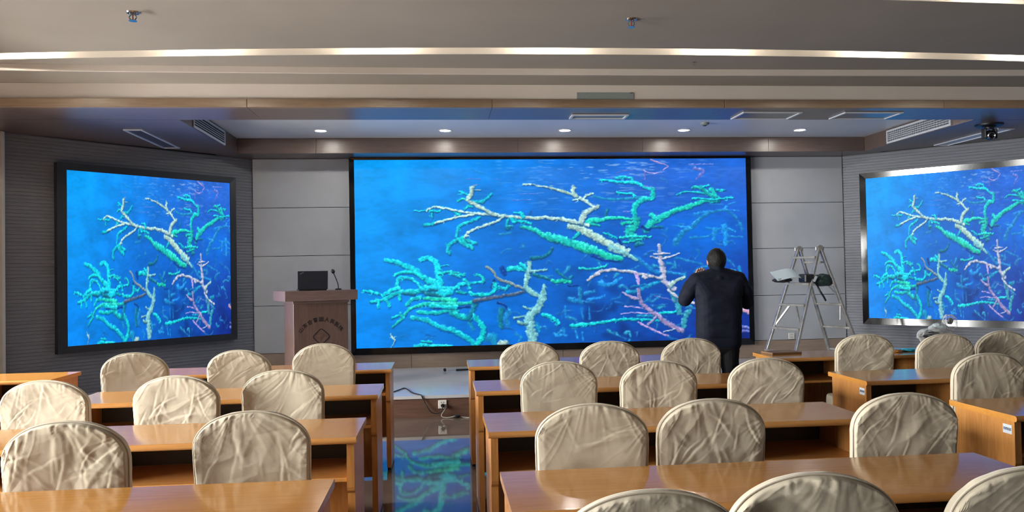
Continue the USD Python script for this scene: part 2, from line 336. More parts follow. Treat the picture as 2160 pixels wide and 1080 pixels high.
# ================================================================== PICTURE ON THE SCREENS
PAL = dict(P=(186, 226, 214), T=(16, 214, 226), G=(26, 208, 190), W=(206, 206, 228), K=(168, 150, 196), O=(126, 194, 192), D=(8, 62, 140), B=(28, 142, 220),
           N=(84, 104, 128), H=(146, 168, 166), Q=(16, 128, 150), S=(22, 150, 192), V=(112, 122, 212), R=(192, 162, 222), L=(56, 158, 180), X=(202, 152, 186))
CR4 = {1: (740, 330), 2: (1160, 330), 3: (740, 530), 4: (1160, 530)}
STROKES = """
3 D 30 20 1480 560 1560 600 1600 700;3 D 26 26 1450 330 1420 400;3 D 60 50 1530 200 1560 270;3 Q 60 40 1520 640 1500 760 1520 820;3 S 50 40 1180 740 1220 840;3 S 90 60 1370 930 1430 920 1440 990
3 S 40 30 1880 800 1910 880;3 B 60 60 1600 660 1560 720 1580 790;4 B 50 40 280 440 280 560;4 B 40 30 330 490 430 465;4 B 44 30 370 560 460 540 540 520;4 B 56 40 180 540 300 580;4 B 30 30 100 850 110 900;4 B 36 36 200 850 230 850
4 B 24 20 120 620 130 740;4 B 24 20 380 640 380 760;4 B 24 10 300 640 310 760;4 B 40 20 20 920 130 930;4 B 20 20 300 900 310 980;4 B 20 20 230 880 250 960;4 B 60 30 500 380 600 400 720 330
2 B 70 30 1320 940 1400 830 1500 770 1600 680 1700 620 1850 590;2 B 22 16 1290 760 1400 770 1490 790;2 B 26 18 1850 590 1900 540 1980 515;2 B 30 24 1870 600 1960 660 2020 740 2050 800;2 B 18 12 1880 600 2020 605
2 B 26 18 1660 790 1780 800 1900 800 1970 830;2 B 64 44 1850 770 1860 860 1860 960;2 B 22 16 1480 890 1650 880 1740 840;2 B 54 40 1750 820 1730 910;2 B 20 16 1880 880 2050 890;2 B 30 20 1530 640 1620 620 1700 600;2 B 16 16 1700 530 1830 540
4 B 50 30 870 110 1000 200 1100 270 1250 280 1400 310;4 B 26 20 1310 120 1450 160 1600 200;4 S 40 30 780 480 880 470 960 440 1060 400 1150 370;4 S 20 16 830 430 980 400;4 L 80 60 1320 560 1330 640 1340 720;4 L 60 50 1260 480 1290 580;4 S 70 40 1400 540 1480 520;4 B 40 24 2000 240 2040 340;4 L 60 60 1380 860 1400 760 1440 700
2 Q 30 20 590 660 570 620 590 570;2 S 18 30 440 430 560 460 680 470 820 460 960 450;2 T 20 20 690 395 780 405 860 410 880 440;2 T 26 20 690 240 780 230 850 240 870 280;2 T 22 40 520 265 600 262 700 280 830 285 920 300 1000 340 1080 370
2 T 50 60 1080 360 1085 420 1060 460 980 470 920 510 880 560 880 620 890 680;2 G 100 90 890 690 870 760 820 800 840 870 900 900;2 G 30 30 740 730 800 710 850 720;2 G 60 26 380 710 430 690 500 690 600 670 720 665 840 680;2 G 26 26 400 720 500 745
2 G 80 40 1000 790 1050 730 1120 690 1220 640 1330 590 1450 555 1560 520 1650 490 1790 495;2 G 60 40 1060 640 1110 680;2 D 40 20 960 760 1010 800 1060 790;2 G 18 14 750 930 850 920 960 890 1050 870;2 G 30 24 720 880 800 870 1000 870;2 Q 26 26 1060 770 1180 770;2 D 40 30 700 900 740 960 800 980;2 Q 30 26 880 960 960 950;2 T 20 20 540 820 620 850 680 880
2 T 18 16 1340 425 1400 395 1500 395 1620 405 1680 420;2 G 26 60 1510 350 1580 345 1660 390 1720 430 1790 470;2 T 26 26 1690 325 1620 345;2 G 50 50 1720 370 1760 440;2 T 18 14 1510 465 1620 470 1760 480 1900 465 1960 460;2 T 30 20 1780 380 1870 375
1 G 30 90 1740 750 1850 770 1950 830 2040 870 2111 890;2 G 90 80 -40 850 0 870 100 890 220 930 350 970 450 1010 560 1060;4 G 80 70 270 -10 300 0 420 30 520 70 620 110 720 120;4 D 40 20 420 90 560 140 700 150
2 P 90 80 200 745 290 770 380 820 480 880 580 930 680 980 780 1030;4 O 80 30 620 0 700 40 820 90 900 140;2 P 44 40 180 690 280 715 380 740;2 T 40 30 280 830 220 870
1 P 40 30 1480 620 1600 640 1750 650 1900 660 2000 655 2111 672;2 P 30 44 -20 660 0 665 90 670 180 690 280 710;1 P 20 20 1770 300 1860 300 1980 325 2111 355;2 P 24 30 -20 340 0 345 100 370 200 405 300 455 370 480
2 P 46 40 235 330 235 390 260 430;2 P 20 20 440 405 380 420 330 460;2 P 18 18 225 470 300 460;2 P 36 20 300 455 370 490 420 530 490 540;2 P 44 74 480 540 420 575 360 600 335 640 310 700
1 T 22 22 1100 370 1150 385 1200 410;1 T 20 20 1090 470 1130 450 1180 460;1 T 28 28 1430 400 1380 450 1310 490 1240 470;1 T 14 14 640 570 740 570 810 555;1 T 18 18 820 560 820 640;1 T 20 20 800 570 880 575 930 530;1 T 24 20 1030 560 1090 610 1110 600;1 T 20 20 1160 560 1190 520 1240 540
1 T 26 28 1310 640 1200 690 1110 720 1075 780 1065 840;1 T 36 40 1150 850 1060 880 990 930 970 990 990 1015;1 T 50 50 1080 870 1150 920 1220 960;1 T 40 30 1150 870 1210 900 1270 920;1 T 40 40 1120 860 1180 950;1 T 36 20 740 715 850 700 950 670
1 T 30 30 1600 670 1590 740 1640 745;1 T 34 30 1640 660 1660 700 1720 690 1780 700 1840 715;1 T 36 36 1740 600 1760 640;1 T 12 12 1660 600 1720 605;1 Q 40 20 1590 760 1640 740
1 P 30 14 1540 640 1400 610 1250 600 1100 575 980 550 870 530 800 540 760 570;1 P 22 20 1240 615 1080 640 950 670 850 700;1 P 28 22 1550 645 1480 690 1380 720 1280 755 1190 800 1150 850;1 P 50 40 1240 330 1225 400 1195 465 1270 510 1370 570 1480 620;1 P 10 10 1320 355 1250 355
3 T 40 90 340 95 420 110 520 150 620 200 720 280 800 330 880 360;3 T 40 70 690 100 760 80 830 115 870 180 870 260 890 350;3 T 28 40 430 250 520 225 640 235 720 290;3 T 36 36 450 370 470 290 540 280 640 320 680 380;3 T 24 30 110 410 200 425 300 460 320 500;3 T 40 40 330 450 400 410 470 390
3 T 30 50 180 525 260 520 320 500 400 460 500 430 620 430 700 420;3 T 30 30 260 520 260 580;3 T 36 36 330 500 370 575;3 T 30 30 470 460 480 510;3 T 24 20 880 250 980 230 1060 240 1140 270;3 T 10 8 900 170 980 160;3 T 30 20 1000 245 1100 285
3 T 60 24 700 400 820 390 920 400 1040 400 1100 360 1200 350 1340 340;3 T 26 26 1270 255 1330 300 1330 345;3 T 28 28 1140 310 1180 360 1200 410;3 T 90 70 820 400 900 450 1000 440;3 T 30 30 1060 440 1150 455;3 T 40 40 550 560 600 510 690 490;3 G 36 60 730 500 850 510 960 520 1040 530
3 Q 40 30 740 450 820 460 880 480;3 Q 30 20 780 410 860 410;3 Q 30 24 520 445 620 460
3 G 24 44 400 790 500 700 560 620 650 580 760 560 900 560 1040 565 1180 560 1300 530;3 T 24 24 400 700 470 670;3 T 26 26 480 650 520 700;3 T 40 40 660 640 760 650 880 650 1000 630 1060 640;3 T 50 60 600 700 720 720 820 770 920 820 1020 840 1100 890 1180 940 1230 990;3 T 46 46 790 580 960 600 1060 600;3 T 60 60 1000 660 1080 690 1190 720
3 D 30 26 1080 610 1190 600;3 D 24 20 830 610 890 610;3 Q 60 40 1240 560 1220 640 1170 720;3 T 50 60 1240 700 1290 770 1330 830 1320 900 1260 990;3 T 40 36 1200 460 1300 480 1420 460 1460 400 1450 360;3 T 40 30 1500 400 1560 420 1600 390;3 T 40 30 620 1000 700 985 800 1000 1000 1005;3 T 24 24 690 950 790 955
3 N 40 26 1230 540 1350 520 1480 500 1620 480 1760 450;3 H 30 30 1370 185 1440 240 1490 310 1580 350 1680 390 1760 420;3 Q 40 34 1840 100 1940 90 2030 50 2060 0;3 Q 30 24 1860 270 1960 300 2060 340 2111 350;3 T 50 40 1600 210 1680 205 1770 220;3 T 40 40 1730 160 1790 210
3 O 60 50 1810 150 1810 230 1790 320 1770 400;3 O 24 20 1820 240 1900 235 2000 225;3 O 60 50 1790 420 1850 470 1930 500 1960 450 1970 400;3 O 80 110 1950 500 1920 590 1860 660 1810 720 1810 820 1840 940;3 O 22 22 1750 610 1820 640;3 O 24 24 1650 730 1750 710;3 O 40 40 1690 780 1770 790
3 P 16 14 380 860 400 910 420 930;3 P 12 8 420 930 400 970 380 1030;3 T 40 36 1950 700 2030 720 2111 790;3 P 60 60 1500 990 1560 985
4 G 22 20 280 220 440 225 560 195;4 Q 30 24 40 240 100 290 160 330 200 300;4 G 40 40 0 350 100 345 180 360;4 D 20 20 160 400 260 400;4 T 30 30 -20 740 0 750 60 800;4 T 36 24 180 820 320 815 480 800 640 775 820 770 1000 780 1120 790;4 S 34 34 890 735 1060 745;4 T 24 24 1080 715 1200 710 1300 705
4 W 46 70 1140 -10 1140 60 1140 120 1165 200 1180 280 1175 350 1220 400 1280 450;4 W 18 18 1080 80 1160 75 1250 70;4 W 20 20 1040 105 1110 125;4 W 22 14 1170 125 1260 105 1350 80;4 W 34 30 1150 340 1050 315 940 290 850 270 720 250 660 240 520 250 460 280 400 320 365 350
4 W 40 30 480 280 440 300;4 R 40 30 880 290 900 340 910 390;4 W 30 20 960 320 1000 330;4 P 50 30 1250 420 1300 370 1400 335;4 W 30 24 1230 470 1300 530 1400 580 1500 610;4 V 12 12 1080 530 1250 570 1400 620 1480 680
4 K 40 60 905 455 910 520 940 600 1000 660 1080 720 1180 800 1280 860 1360 905;4 K 24 40 740 485 820 530 900 550;4 R 16 16 750 635 850 640 950 655;4 R 14 14 710 710 820 700 950 710 1100 715;4 K 26 22 1090 740 1040 800 1000 830;4 R 26 22 900 810 1000 860 1100 910 1210 960;4 W 18 14 1170 910 1280 890
4 X 50 50 1930 640 2010 690 2095 720;4 V 30 30 1940 860 2090 900;4 L 40 40 1980 620 2090 650;4 W 20 16 2060 470 2085 450;4 V 30 30 1940 920 2090 930;4 S 24 20 1480 660 1440 620
2 R 18 12 1060 40 1150 80 1250 110 1200 160;2 R 12 10 980 160 1060 190 1190 190;2 V 12 10 700 190 780 160 870 155;2 V 12 10 1480 100 1740 95;2 V 36 26 1540 140 1640 170 1580 230 1560 260;2 V 20 10 1000 190 1000 260;2 V 14 10 980 320 1080 350;2 V 16 10 760 600 840 600
1 V 8 8 1170 240 1320 240;1 B 8 8 1240 130 1300 170 1370 175;1 V 6 6 1480 240 1540 250;1 V 6 6 1650 470 1840 465;1 V 6 6 1720 400 1920 400;1 V 6 6 1230 300 1310 305
"""
def srgb2lin(c): return np.where(c <= 0.04045, c / 12.92, ((np.maximum(c, 0) + 0.055) / 1.055) ** 2.4)
def fb(x, y, seed, octv=3):
    return meshkit.fbm(np.stack([x, y, np.full_like(x, 0.37)], -1), octv, seed)
def paint(nx, ny):
    """The underwater picture at (ny+1) x (nx+1) points; u to the right, v down. Returns linear colours."""
    U, V = np.meshgrid(np.linspace(0, 1, nx + 1), np.linspace(0, 1, ny + 1))
    px, py = 747 + U * 841, 337 + V * 398
    def stop(c): return np.array(c, float)
    tl, tr, bl, br, ml = stop((2, 158, 246)), stop((34, 102, 210)), stop((2, 134, 236)), stop((14, 42, 138)), stop((6, 104, 214))
    w = lambda x, a, b: np.clip((x - a) / (b - a), 0, 1)[..., None] ** 1.0
    col = (tl * (1 - w(U, 0.05, 0.75)) + tr * w(U, 0.05, 0.75)) * (1 - w(V, 0.1, 1)) + (bl * (1 - w(U, 0.15, 0.95)) + br * w(U, 0.15, 0.95)) * w(V, 0.1, 1)
    mid = np.exp(-(((U - 0.5) / 0.28) ** 2 + ((V - 0.62) / 0.4) ** 2))[..., None]
    col = col * (1 - 0.55 * mid) + ml * 0.55 * mid * 0.92
    lightp = np.exp(-(((U - 0.88) / 0.12) ** 2 + ((V - 0.42) / 0.16) ** 2))[..., None]
    col = col * (1 - 0.75 * lightp) + np.array([8, 122, 240.0]) * 0.75 * lightp
    n1 = fb(px / 60, py / 34, 3, 4)[..., None]; n2 = fb(px / 14, py / 5, 9, 3)[..., None]
    col = col * (0.74 + 0.36 * n1 + 0.16 * n2)
    dk = np.clip((fb(px / 46, py / 40, 21, 3) - 0.5) * 5, 0, 1)[..., None] * w(V, 0.55, 0.8) * w(U, 0.45, 0.6)
    col = col * (1 - 0.45 * dk) + np.array([10, 22, 70.0]) * 0.45 * dk
    # light ripples near the surface
    band = np.exp(-(((U - 0.62) / 0.24) ** 2)) * np.clip(1 - V / 0.42, 0, 1)
    rip = np.clip((fb(px / 22 + 0.6 * fb(px / 30, py / 12, 5), py / 3.2, 31, 3) - 0.57) * 9, 0, 1) * band
    col = col * (1 - 0.7 * rip[..., None]) + np.array([160, 196, 244.0]) * 0.7 * rip[..., None]
    rough = fb(px / 5.0, py / 4.0, 41, 3); fine = fb(px / 2.2, py / 2.2, 51, 2); wx = (fb(px / 8, py / 8, 61, 3) - 0.5) * 7; wy = (fb(px / 8, py / 8, 71, 3) - 0.5) * 6
    X, Y = px + wx, py + wy
    gx, gy = 841 / nx, 398 / ny
    rng = random.Random(5)
    def stroke(pts, r0, r1, rgb, soft):
        nonlocal col
        p = curve(np.array(pts), 4) if len(pts) > 2 else np.array(pts, float)
        seg = len(p) - 1; R = max(r0, r1) * 1.5 + 7
        i0, i1 = int((p[:, 0].min() - R - 747) / gx), int((p[:, 0].max() + R - 747) / gx) + 2
        j0, j1 = int((p[:, 1].min() - R - 337) / gy), int((p[:, 1].max() + R - 337) / gy) + 2
        i0, j0, i1, j1 = max(i0, 0), max(j0, 0), min(i1, nx + 1), min(j1, ny + 1)
        if i0 >= i1 or j0 >= j1: return
        s = (slice(j0, j1), slice(i0, i1)); xs, ys = X[s], Y[s]
        best = np.full(xs.shape, 1e9); EY = np.zeros(xs.shape); RR = np.ones(xs.shape)
        for i in range(seg):
            (x0, y0), (x1, y1) = p[i], p[i + 1]
            dx, dy = x1 - x0, y1 - y0; LL = dx * dx + dy * dy + 1e-9
            t = np.clip(((xs - x0) * dx + (ys - y0) * dy) / LL, 0, 1)
            ex, ey = xs - x0 - t * dx, ys - y0 - t * dy
            r = r0 + (r1 - r0) * (i + t) / seg
            q = np.hypot(ex, ey) - r; m = q < best
            nd = abs(dx) / math.sqrt(LL)                       # how level the branch runs
            best = np.where(m, q, best); EY = np.where(m, ey * nd + 0.55 * ex * (1 - nd), EY); RR = np.where(m, r, RR)
        d = best + RR * 0.75 * (0.5 - rough[s]) * 1.6
        a = np.clip(-d / soft + 0.5, 0, 1)[..., None]
        lit = (1.0 - 0.26 * np.clip(EY / np.maximum(RR, 0.5), -1, 1)) * (0.84 + 0.32 * fine[s]) * (0.70 + 0.6 * rough[s])
        c = np.array(rgb, float) * lit[..., None]
        hl = np.clip(lit - 1.08, 0, 1)[..., None] * 1.2
        c = c * (1 - hl) + np.array([196, 240, 228.0]) * hl
        deep = np.clip(-d / np.maximum(RR, 0.5), 0, 1)[..., None]           # thin edges drown in the blue water
        a = a * (0.62 + 0.38 * np.clip(deep * 2.2, 0, 1)) * (0.82 + 0.18 * np.clip(rough[s] * 2 - 0.3, 0, 1))[..., None]
        col[s] = col[s] * (1 - a) + c * a
    # dim drowned twigs in the depth of the picture
    for k in range(150):
        u, v = rng.random() ** 0.8, rng.betavariate(2.6, 1.3)
        if u < 0.36 and v < 0.93: continue
        x, y = 747 + 841 * u, 337 + 398 * v; an = rng.choice([0, 0.15, -0.3, 1.45, 1.6, 2.4]) + rng.gauss(0, 0.3); L = rng.uniform(8, 34)
        mx, my = x + L * 0.5 * math.cos(an) + rng.gauss(0, 3), y + L * 0.4 * math.sin(an) + rng.gauss(0, 3)
        tone = rng.random(); base = (18 + 24 * tone, 84 + 84 * tone, 176 + 26 * tone)
        r = rng.uniform(1.2, 4.2); stroke([(x, y), (mx, my), (x + L * math.cos(an + 0.3), y + L * 0.8 * math.sin(an + 0.3))], r, r * 0.5, base, 4.5)
    for line in STROKES.replace('\n', ';').split(';'):
        q = line.split()
        if len(q) < 6: continue
        ox, oy = CR4[int(q[0])]; k = 4.909; xy = list(map(float, q[4:]))
        pts = [(ox + xy[i] / k, oy + xy[i + 1] / k) for i in range(0, len(xy), 2)]
        r0, r1 = float(q[2]) / k / 2, float(q[3]) / k / 2
        soft = 4.0 if q[1] in 'BSQ' else 1.9
        rgb = PAL[q[1]]
        kk = rng.uniform(0.9, 1.06); hue = rng.uniform(-10, 10) if q[1] in 'TGB' else rng.uniform(-2, 6); rgb = (rgb[0] * kk, rgb[1] * kk - hue * 0.3, rgb[2] * kk + hue)
        if q[1] not in 'BSDVR': stroke([(x + 0.8, y + 1.6) for x, y in pts], r0 * 1.05, r1 * 1.05, (6, 78, 150), 3.0)
        stroke(pts, r0, r1, rgb, soft)
        if q[1] in 'TGOP' and max(r0, r1) > 1.6:      # stubby side twigs
            for i in range(len(pts) - 1):
                for _t in range(2 if q[1] in 'TG' else 1):
                    f = rng.random(); x = pts[i][0] + f * (pts[i + 1][0] - pts[i][0]); y = pts[i][1] + f * (pts[i + 1][1] - pts[i][1])
                    an = rng.uniform(0, 6.28); L = rng.uniform(2, 7.5)
                    stroke([(x, y), (x + L * math.cos(an), y + L * 0.7 * math.sin(an)), (x + L * 1.5 * math.cos(an + 0.6), y + L * math.sin(an + 0.6))], rng.uniform(0.9, 1.7), 0.6, rgb, 1.6)
    return srgb2lin(np.clip(col, 0, 255) / 255.0)
def picture_mesh(path, w, h, nx, ny, u0=0.0, u1=1.0):
    """Flat lit picture in the local xz plane, facing -y, from (0, 0) to (w, h)."""
    xs, zs = np.linspace(0, w, nx + 1), np.linspace(h, 0, ny + 1)
    Xg, Zg = np.meshgrid(xs, zs); v = np.stack([Xg.ravel(), np.zeros(Xg.size), Zg.ravel()], 1)
    i = np.arange(ny)[:, None] * (nx + 1) + np.arange(nx)[None]; i = i.ravel()
    f = np.vstack([np.stack([i, i + nx + 1, i + 1], 1), np.stack([i + 1, i + nx + 1, i + nx + 2], 1)])
    m = usdkit.mesh(stage, path, (v, f), M['screen_picture'], smooth=False)
    c = PICT[0]
    H, W = c.shape[:2]
    uu = np.clip((np.linspace(0, 1, nx + 1) - u0) / (u1 - u0), 0, 1) * (W - 1); vv = np.linspace(0, 1, ny + 1) * (H - 1)
    a, b = np.minimum(uu.astype(int), W - 2), np.minimum(vv.astype(int), H - 2); fa, fb_ = (uu - a)[None, :, None], (vv - b)[:, None, None]
    g = lambda jb, ia: c[jb][:, ia]
    cc = (g(b, a) * (1 - fa) + g(b, a + 1) * fa) * (1 - fb_) + (g(b + 1, a) * (1 - fa) + g(b + 1, a + 1) * fa) * fb_
    UsdGeom.PrimvarsAPI(m).CreatePrimvar('picture', Sdf.ValueTypeNames.Color3fArray, 'vertex').Set(Vt.Vec3fArray.FromNumpy(cc.reshape(-1, 3).astype(np.float32)))
    return m
PICT = [paint(780, 370)]

def screen(label, loc, rotz, w, h, bl, bt, br_, bb_, nx, ny, u0, u1, frame, lamp):
    """A wall screen: local origin at the picture's lower left corner, facing -y."""
    t = thing('led_screen', label, 'screen', loc, rotz)
    picture_mesh(t + '/' + numbered(t, 'display'), w, h, nx, ny, u0, u1)
    f1, fo, fi = 0.06, -0.018, -0.011
    def bar(p_in0, p_in1, p_out0, p_out1):      # a mitred bar sloping from the outer rim to the picture's edge
        q = [(*p_in0, fi), (*p_in1, fi), (*p_out1, fo), (*p_out0, fo)]
        v = [(x, y, z) for x, z, y in q] + [(x, f1, z) for x, z, y in q]
        return trimesh.Trimesh(v).convex_hull
    I = [(0, 0), (w, 0), (w, h), (0, h)]; O = [(-bl, -bb_), (w + br_, -bb_), (w + br_, h + bt), (-bl, h + bt)]
    for k in range(4):
        obj('bezel', bar(I[k], I[(k + 1) % 4], O[k], O[(k + 1) % 4]), frame, t, smooth=False)
    obj('back_panel', box((-0.001, 0.004, -0.001), (w + 0.001, f1, h + 0.001)), 'black_plastic', t, smooth=False)
    return t
screen('large screen in the middle of the back wall showing pale branches under blue water', (-1.10, YW - 0.085, 0.495), 0, 5.245, 2.44, 0.065, 0.022, 0.06, 0.085, 780, 370, 0, 1, 'frame_black', 0)
def on_wall(p0, d, s, off, z): # point on a 45-degree wall at s metres along it, off metres in front
    n = np.array([d[1], -d[0]]); q = np.array(p0) + d * s + n * off; return (q[0], q[1], z)
# image spans (-3.985, 8.755)..(-2.655, 10.11) on the left wall, (5.775, 10.10)..(7.15, 8.75) on the right
screen('square screen on the left slat wall showing branches under blue water', on_wall((XL, YB), SLd, 0.60, 0.06, 0.742), SLa, 1.895, 1.88, 0.10, 0.075, 0.075, 0.075, 300, 300, 0.02, 1.03, 'frame_matte', 1)
screen('square screen on the right slat wall showing branches under blue water', on_wall((CR, YW), SRd, 0.325, 0.06, 0.742), SRa, 1.895, 1.88, 0.075, 0.075, 0.10, 0.085, 300, 300, 0.02, 1.03, 'frame_black', 1)

# ================================================================== DESKS
def desk(xa, xb, yfar, label, group=None, sticker=False, ynear=None):
    D = 0.475
    L = xb - xa
    t = thing('desk', label, 'desk', ((xa + xb) / 2, yfar - D / 2, 0), group=group)
    h = L / 2; n, f = -D / 2, D / 2
    # top: rounded slab running along x, with a full bullnose on the user's edge
    prof = [(f, 0.722), (f, 0.748), (f - 0.003, 0.75), (n + 0.010, 0.75), (n + 0.010, 0.722)]
    obj('top', moved(extrude(prof, L, 'yz'), (-h, 0, 0)), 'desk_wood', t)
    bull = [(n + 0.010, 0.7495)] + [(n + 0.010 - 0.012 * math.sin(a), 0.736 + 0.0135 * math.cos(a)) for a in np.linspace(0.2, math.pi - 0.2, 8)] + [(n + 0.010, 0.7225)]
    obj('edge_band', moved(extrude(bull, L, 'yz'), (-h, 0, 0)), 'desk_edge', t)
    panel = [(n + 0.03, 0.722), (n + 0.03, 0.53), (n + 0.034, 0.515), (n + 0.055, 0.50), (n + 0.055, 0.02), (f - 0.03, 0.02), (f - 0.03, 0.722)]
    for s in (-1, 1):
        x0 = -h + 0.012 if s < 0 else h - 0.012 - 0.032
        obj('end_panel', moved(extrude(panel, 0.032, 'yz'), (x0, 0, 0)), 'desk_side', t, smooth=False)
        obj('foot', box((x0 + 0.004, n + 0.07, 0), (x0 + 0.028, f - 0.05, 0.0205)), 'black_plastic', t, smooth=False)
    for s in (-1, 1):
        obj('partition', box((s * L / 6 - 0.009, n + 0.05, 0.568), (s * L / 6 + 0.009, f - 0.0525, 0.721)), 'desk_side', t, smooth=False)
    obj('shelf', box((-h + 0.045, n + 0.05, 0.548), (h - 0.045, f - 0.053, 0.567), 0.003), 'desk_edge', t)
    obj('modesty_panel', box((-h + 0.045, f - 0.05, 0.17), (h - 0.045, f - 0.032, 0.721)), 'desk_side', t, smooth=False)
    obj('back_sheet', box((-h + 0.045, f - 0.052, 0.568), (h - 0.045, f - 0.0502, 0.720)), 'desk_inside', t, smooth=False, label='thin dark sheet at the back of the open compartment')  # thin darker sheet over the rear panel, above the shelf only
    if sticker:
        s = obj('sticker', box((-h + 0.0105, n + 0.046, 0.658), (-h + 0.0122, n + 0.104, 0.700)), 'sticker_white', t, smooth=False, label='small white sticker with blue lettering')
        letters = []
        rng = random.Random(int(xa * 100) + int(yfar * 10))
        for k in range(6):
            y0 = n + 0.100 - k * 0.0085
            letters += [box((-h + 0.0098, y0 - 0.0062, 0.673), (-h + 0.0106, y0 - 0.0044, 0.686)), box((-h + 0.0098, y0 - 0.0026, 0.673), (-h + 0.0106, y0 - 0.0008, 0.686))]
            zz = rng.choice([0.673, 0.678, 0.683]); letters.append(box((-h + 0.0098, y0 - 0.0062, zz), (-h + 0.0106, y0 - 0.0008, zz + 0.003)))
        obj('sticker_lettering', cat_(letters), 'sticker_blue', s, smooth=False)
    return t
ROWY = [6.29, 5.08, 3.90, 2.75]
RN = ['front row nearest the stage', 'second row from the stage', 'third row from the stage', 'row nearest the camera']
LB, MB_, RB = (-2.13, -0.375), (0.195, 1.955), (2.55, 4.31)
for k, y in enumerate(ROWY): desk(*LB, y, f'honey brown wooden desk of the left block, {RN[k]}')
for k, y in enumerate(ROWY): desk(*MB_, y, f'brown wooden desk of the middle block, {RN[k]}')
desk(RB[0], RB[1], 6.26, f'brown wooden desk of the right block nearest the stage, under the plastic bag')
desk(RB[0], RB[1], 5.00, f'brown wooden desk of the right block, second row, small sticker on its end', sticker=True)
desk(RB[0] + 0.05, RB[1] + 0.05, 3.83, f'brown wooden desk at the right picture edge, third row, sticker on its end', sticker=True)
desk(XL + 0.02, -2.74, 6.25, 'brown wooden desk alone at the far left wall below the left screen')

# ================================================================== CHAIRS
def cover_back(seed, style, dome=(1.7, 0.56)):
    """The wrinkled cloth back: facing -y at y = 0, 5.5 cm thick."""
    W, ZB, ZS_, ZT = 0.214, 0.40, 0.80, 0.94
    nu, nv = 100, 112
    s = np.linspace(-1, 1, nu + 1); s = np.sign(s) * (1 - (1 - np.abs(s)) ** 1.25)
    t = np.linspace(0, 1, nv + 1); t = 1 - (1 - t) ** 1.15
    S, T = np.meshgrid(s, t)
    ztop = ZS_ + (ZT - ZS_) * np.maximum(1 - np.abs(S) ** dome[0], 0) ** dome[1]
    Z = ZB + T * (ztop - ZB)
    X = S * (W - 0.012 * np.clip((ZS_ - Z) / 0.4, 0, 1))
    ds = (1 - np.abs(S)) * W; dt = (ztop - Z); edge = np.minimum(ds, dt)
    rng = np.random.default_rng(seed)
    def nz(a, b, k): return meshkit.noise(np.stack([a, b, np.full_like(a, seed * 1.7 + k * 3.1)], -1), seed + k)
    wx = (nz(X * 9, Z * 9, 1) - 0.5) * 0.10; wz = (nz(X * 9, Z * 9, 2) - 0.5) * 0.10
    def w0(q): return np.zeros_like(q)
    def ridge(n, p): return (1 - np.abs(2 * n - 1)) ** p
    h = np.zeros_like(X)
    # fans of drag folds running from the upper edge into the cloth
    cx, cz = rng.uniform(-0.10, 0.10), ZT + rng.uniform(0.05, 0.14)
    ang = np.arctan2(X + wx * 0.5 - cx, cz - Z); rad = np.hypot(X - cx, Z - cz)
    h += 0.0032 * ridge(nz(ang * 13, rad * 3.0, 3), 3.5) * np.exp(-dt / 0.09)
    for sx in (-1, 1):
        a2 = np.arctan2(Z + wz * 0.5 - (ZS_ + 0.09), (X - sx * 0.24) * -sx); r2 = np.hypot(X - sx * 0.24, Z - ZS_ - 0.09)
        h += 0.0030 * ridge(nz(a2 * 9, r2 * 3, 4 + sx), 4) * np.exp(-np.maximum(r2 - 0.06, 0) / 0.10)
    # gathers along the seam
    per = np.where(dt < ds, X * 1.0, Z * 1.0)
    h += 0.0085 * np.abs(2 * nz(per * 55, edge * 8, 8) - 1) * np.exp(-edge / 0.022) * np.clip(nz(per * 9, edge * 0, 9) * 2 - 0.3, 0, 1)
    # drapery: broad flanks meeting in sharp crests and valleys
    for k in range(4):
        th = rng.uniform(0, np.pi) if style['rand'] else style['th'] * (1, -1, 1, 0.4)[k] + rng.normal(0, 0.2)
        a = (X + wx * 0.35) * np.cos(th) + (Z + wz * 0.35) * np.sin(th); b = -(X + wx * 0.35) * np.sin(th) + (Z + wz * 0.35) * np.cos(th)
        n_ = np.abs(2 * nz(a * rng.uniform(3, 6), b * rng.uniform(11, 20), 10 + k) - 1)
        h += style['fold'] * (n_ if k % 2 else 1 - n_) * np.clip(nz(X * 7 + k, Z * 7, 30 + k) * 1.9 - 0.45, 0, 1)
    # single creases: a sharp flank on one side, a long soft one on the other
    for k in range(style['n']):
        x0, z0 = rng.uniform(-0.19, 0.19), rng.uniform(0.52, 0.90)
        if style['rand']: th = rng.uniform(0, np.pi)
        else: th = style['th'] * (1 if rng.random() < 0.7 else -1) + rng.normal(0, 0.22)
        if z0 > 0.84 and rng.random() < 0.6: th = np.arctan2(z0 - 0.55, x0 * 1.5 + 1e-3) + rng.normal(0, 0.2)
        L, wd, am = rng.uniform(0.025, 0.10), rng.uniform(0.0022, 0.0055), style['amp'] * 1.15 * rng.uniform(0.35, 1.0)
        bend = rng.normal(0, 2.2)
        u = (X - x0) * np.cos(th) + (Z - z0) * np.sin(th); w_ = -(X - x0) * np.sin(th) + (Z - z0) * np.cos(th) - bend * u * u + 0.006 * (nz(u * 30, w0(u), 60 + k) - 0.5)
        prof = np.where(w_ > 0, np.exp(-(w_ / wd) ** 2), np.exp(-(w_ / (wd * 3.2)) ** 2)) - 0.5 * np.exp(-((w_ - wd * 2.0) / wd) ** 2)
        h += am * prof * np.exp(-(np.abs(u) / L) ** 2.5)
    h += 0.0040 * (nz(X * 7, Z * 7, 50) - 0.5) + 0.0013 * (nz(X * 22, Z * 20, 52) - 0.5)
    h *= np.clip(edge / 0.006, 0, 1)
    puff = 0.010 * np.sqrt(np.clip(edge / 0.03, 0, 1))
    tilt = -(Z - 0.45) * 0.10                                         # the back leans towards the sitter's rear
    Yb = -(h + puff) + tilt + 0.016
    g = (nu + 1) * (nv + 1)
    back = np.stack([X, Yb, Z], -1).reshape(-1, 3)
    idx = np.arange(nv)[:, None] * (nu + 1) + np.arange(nu)[None]; i = idx.ravel()
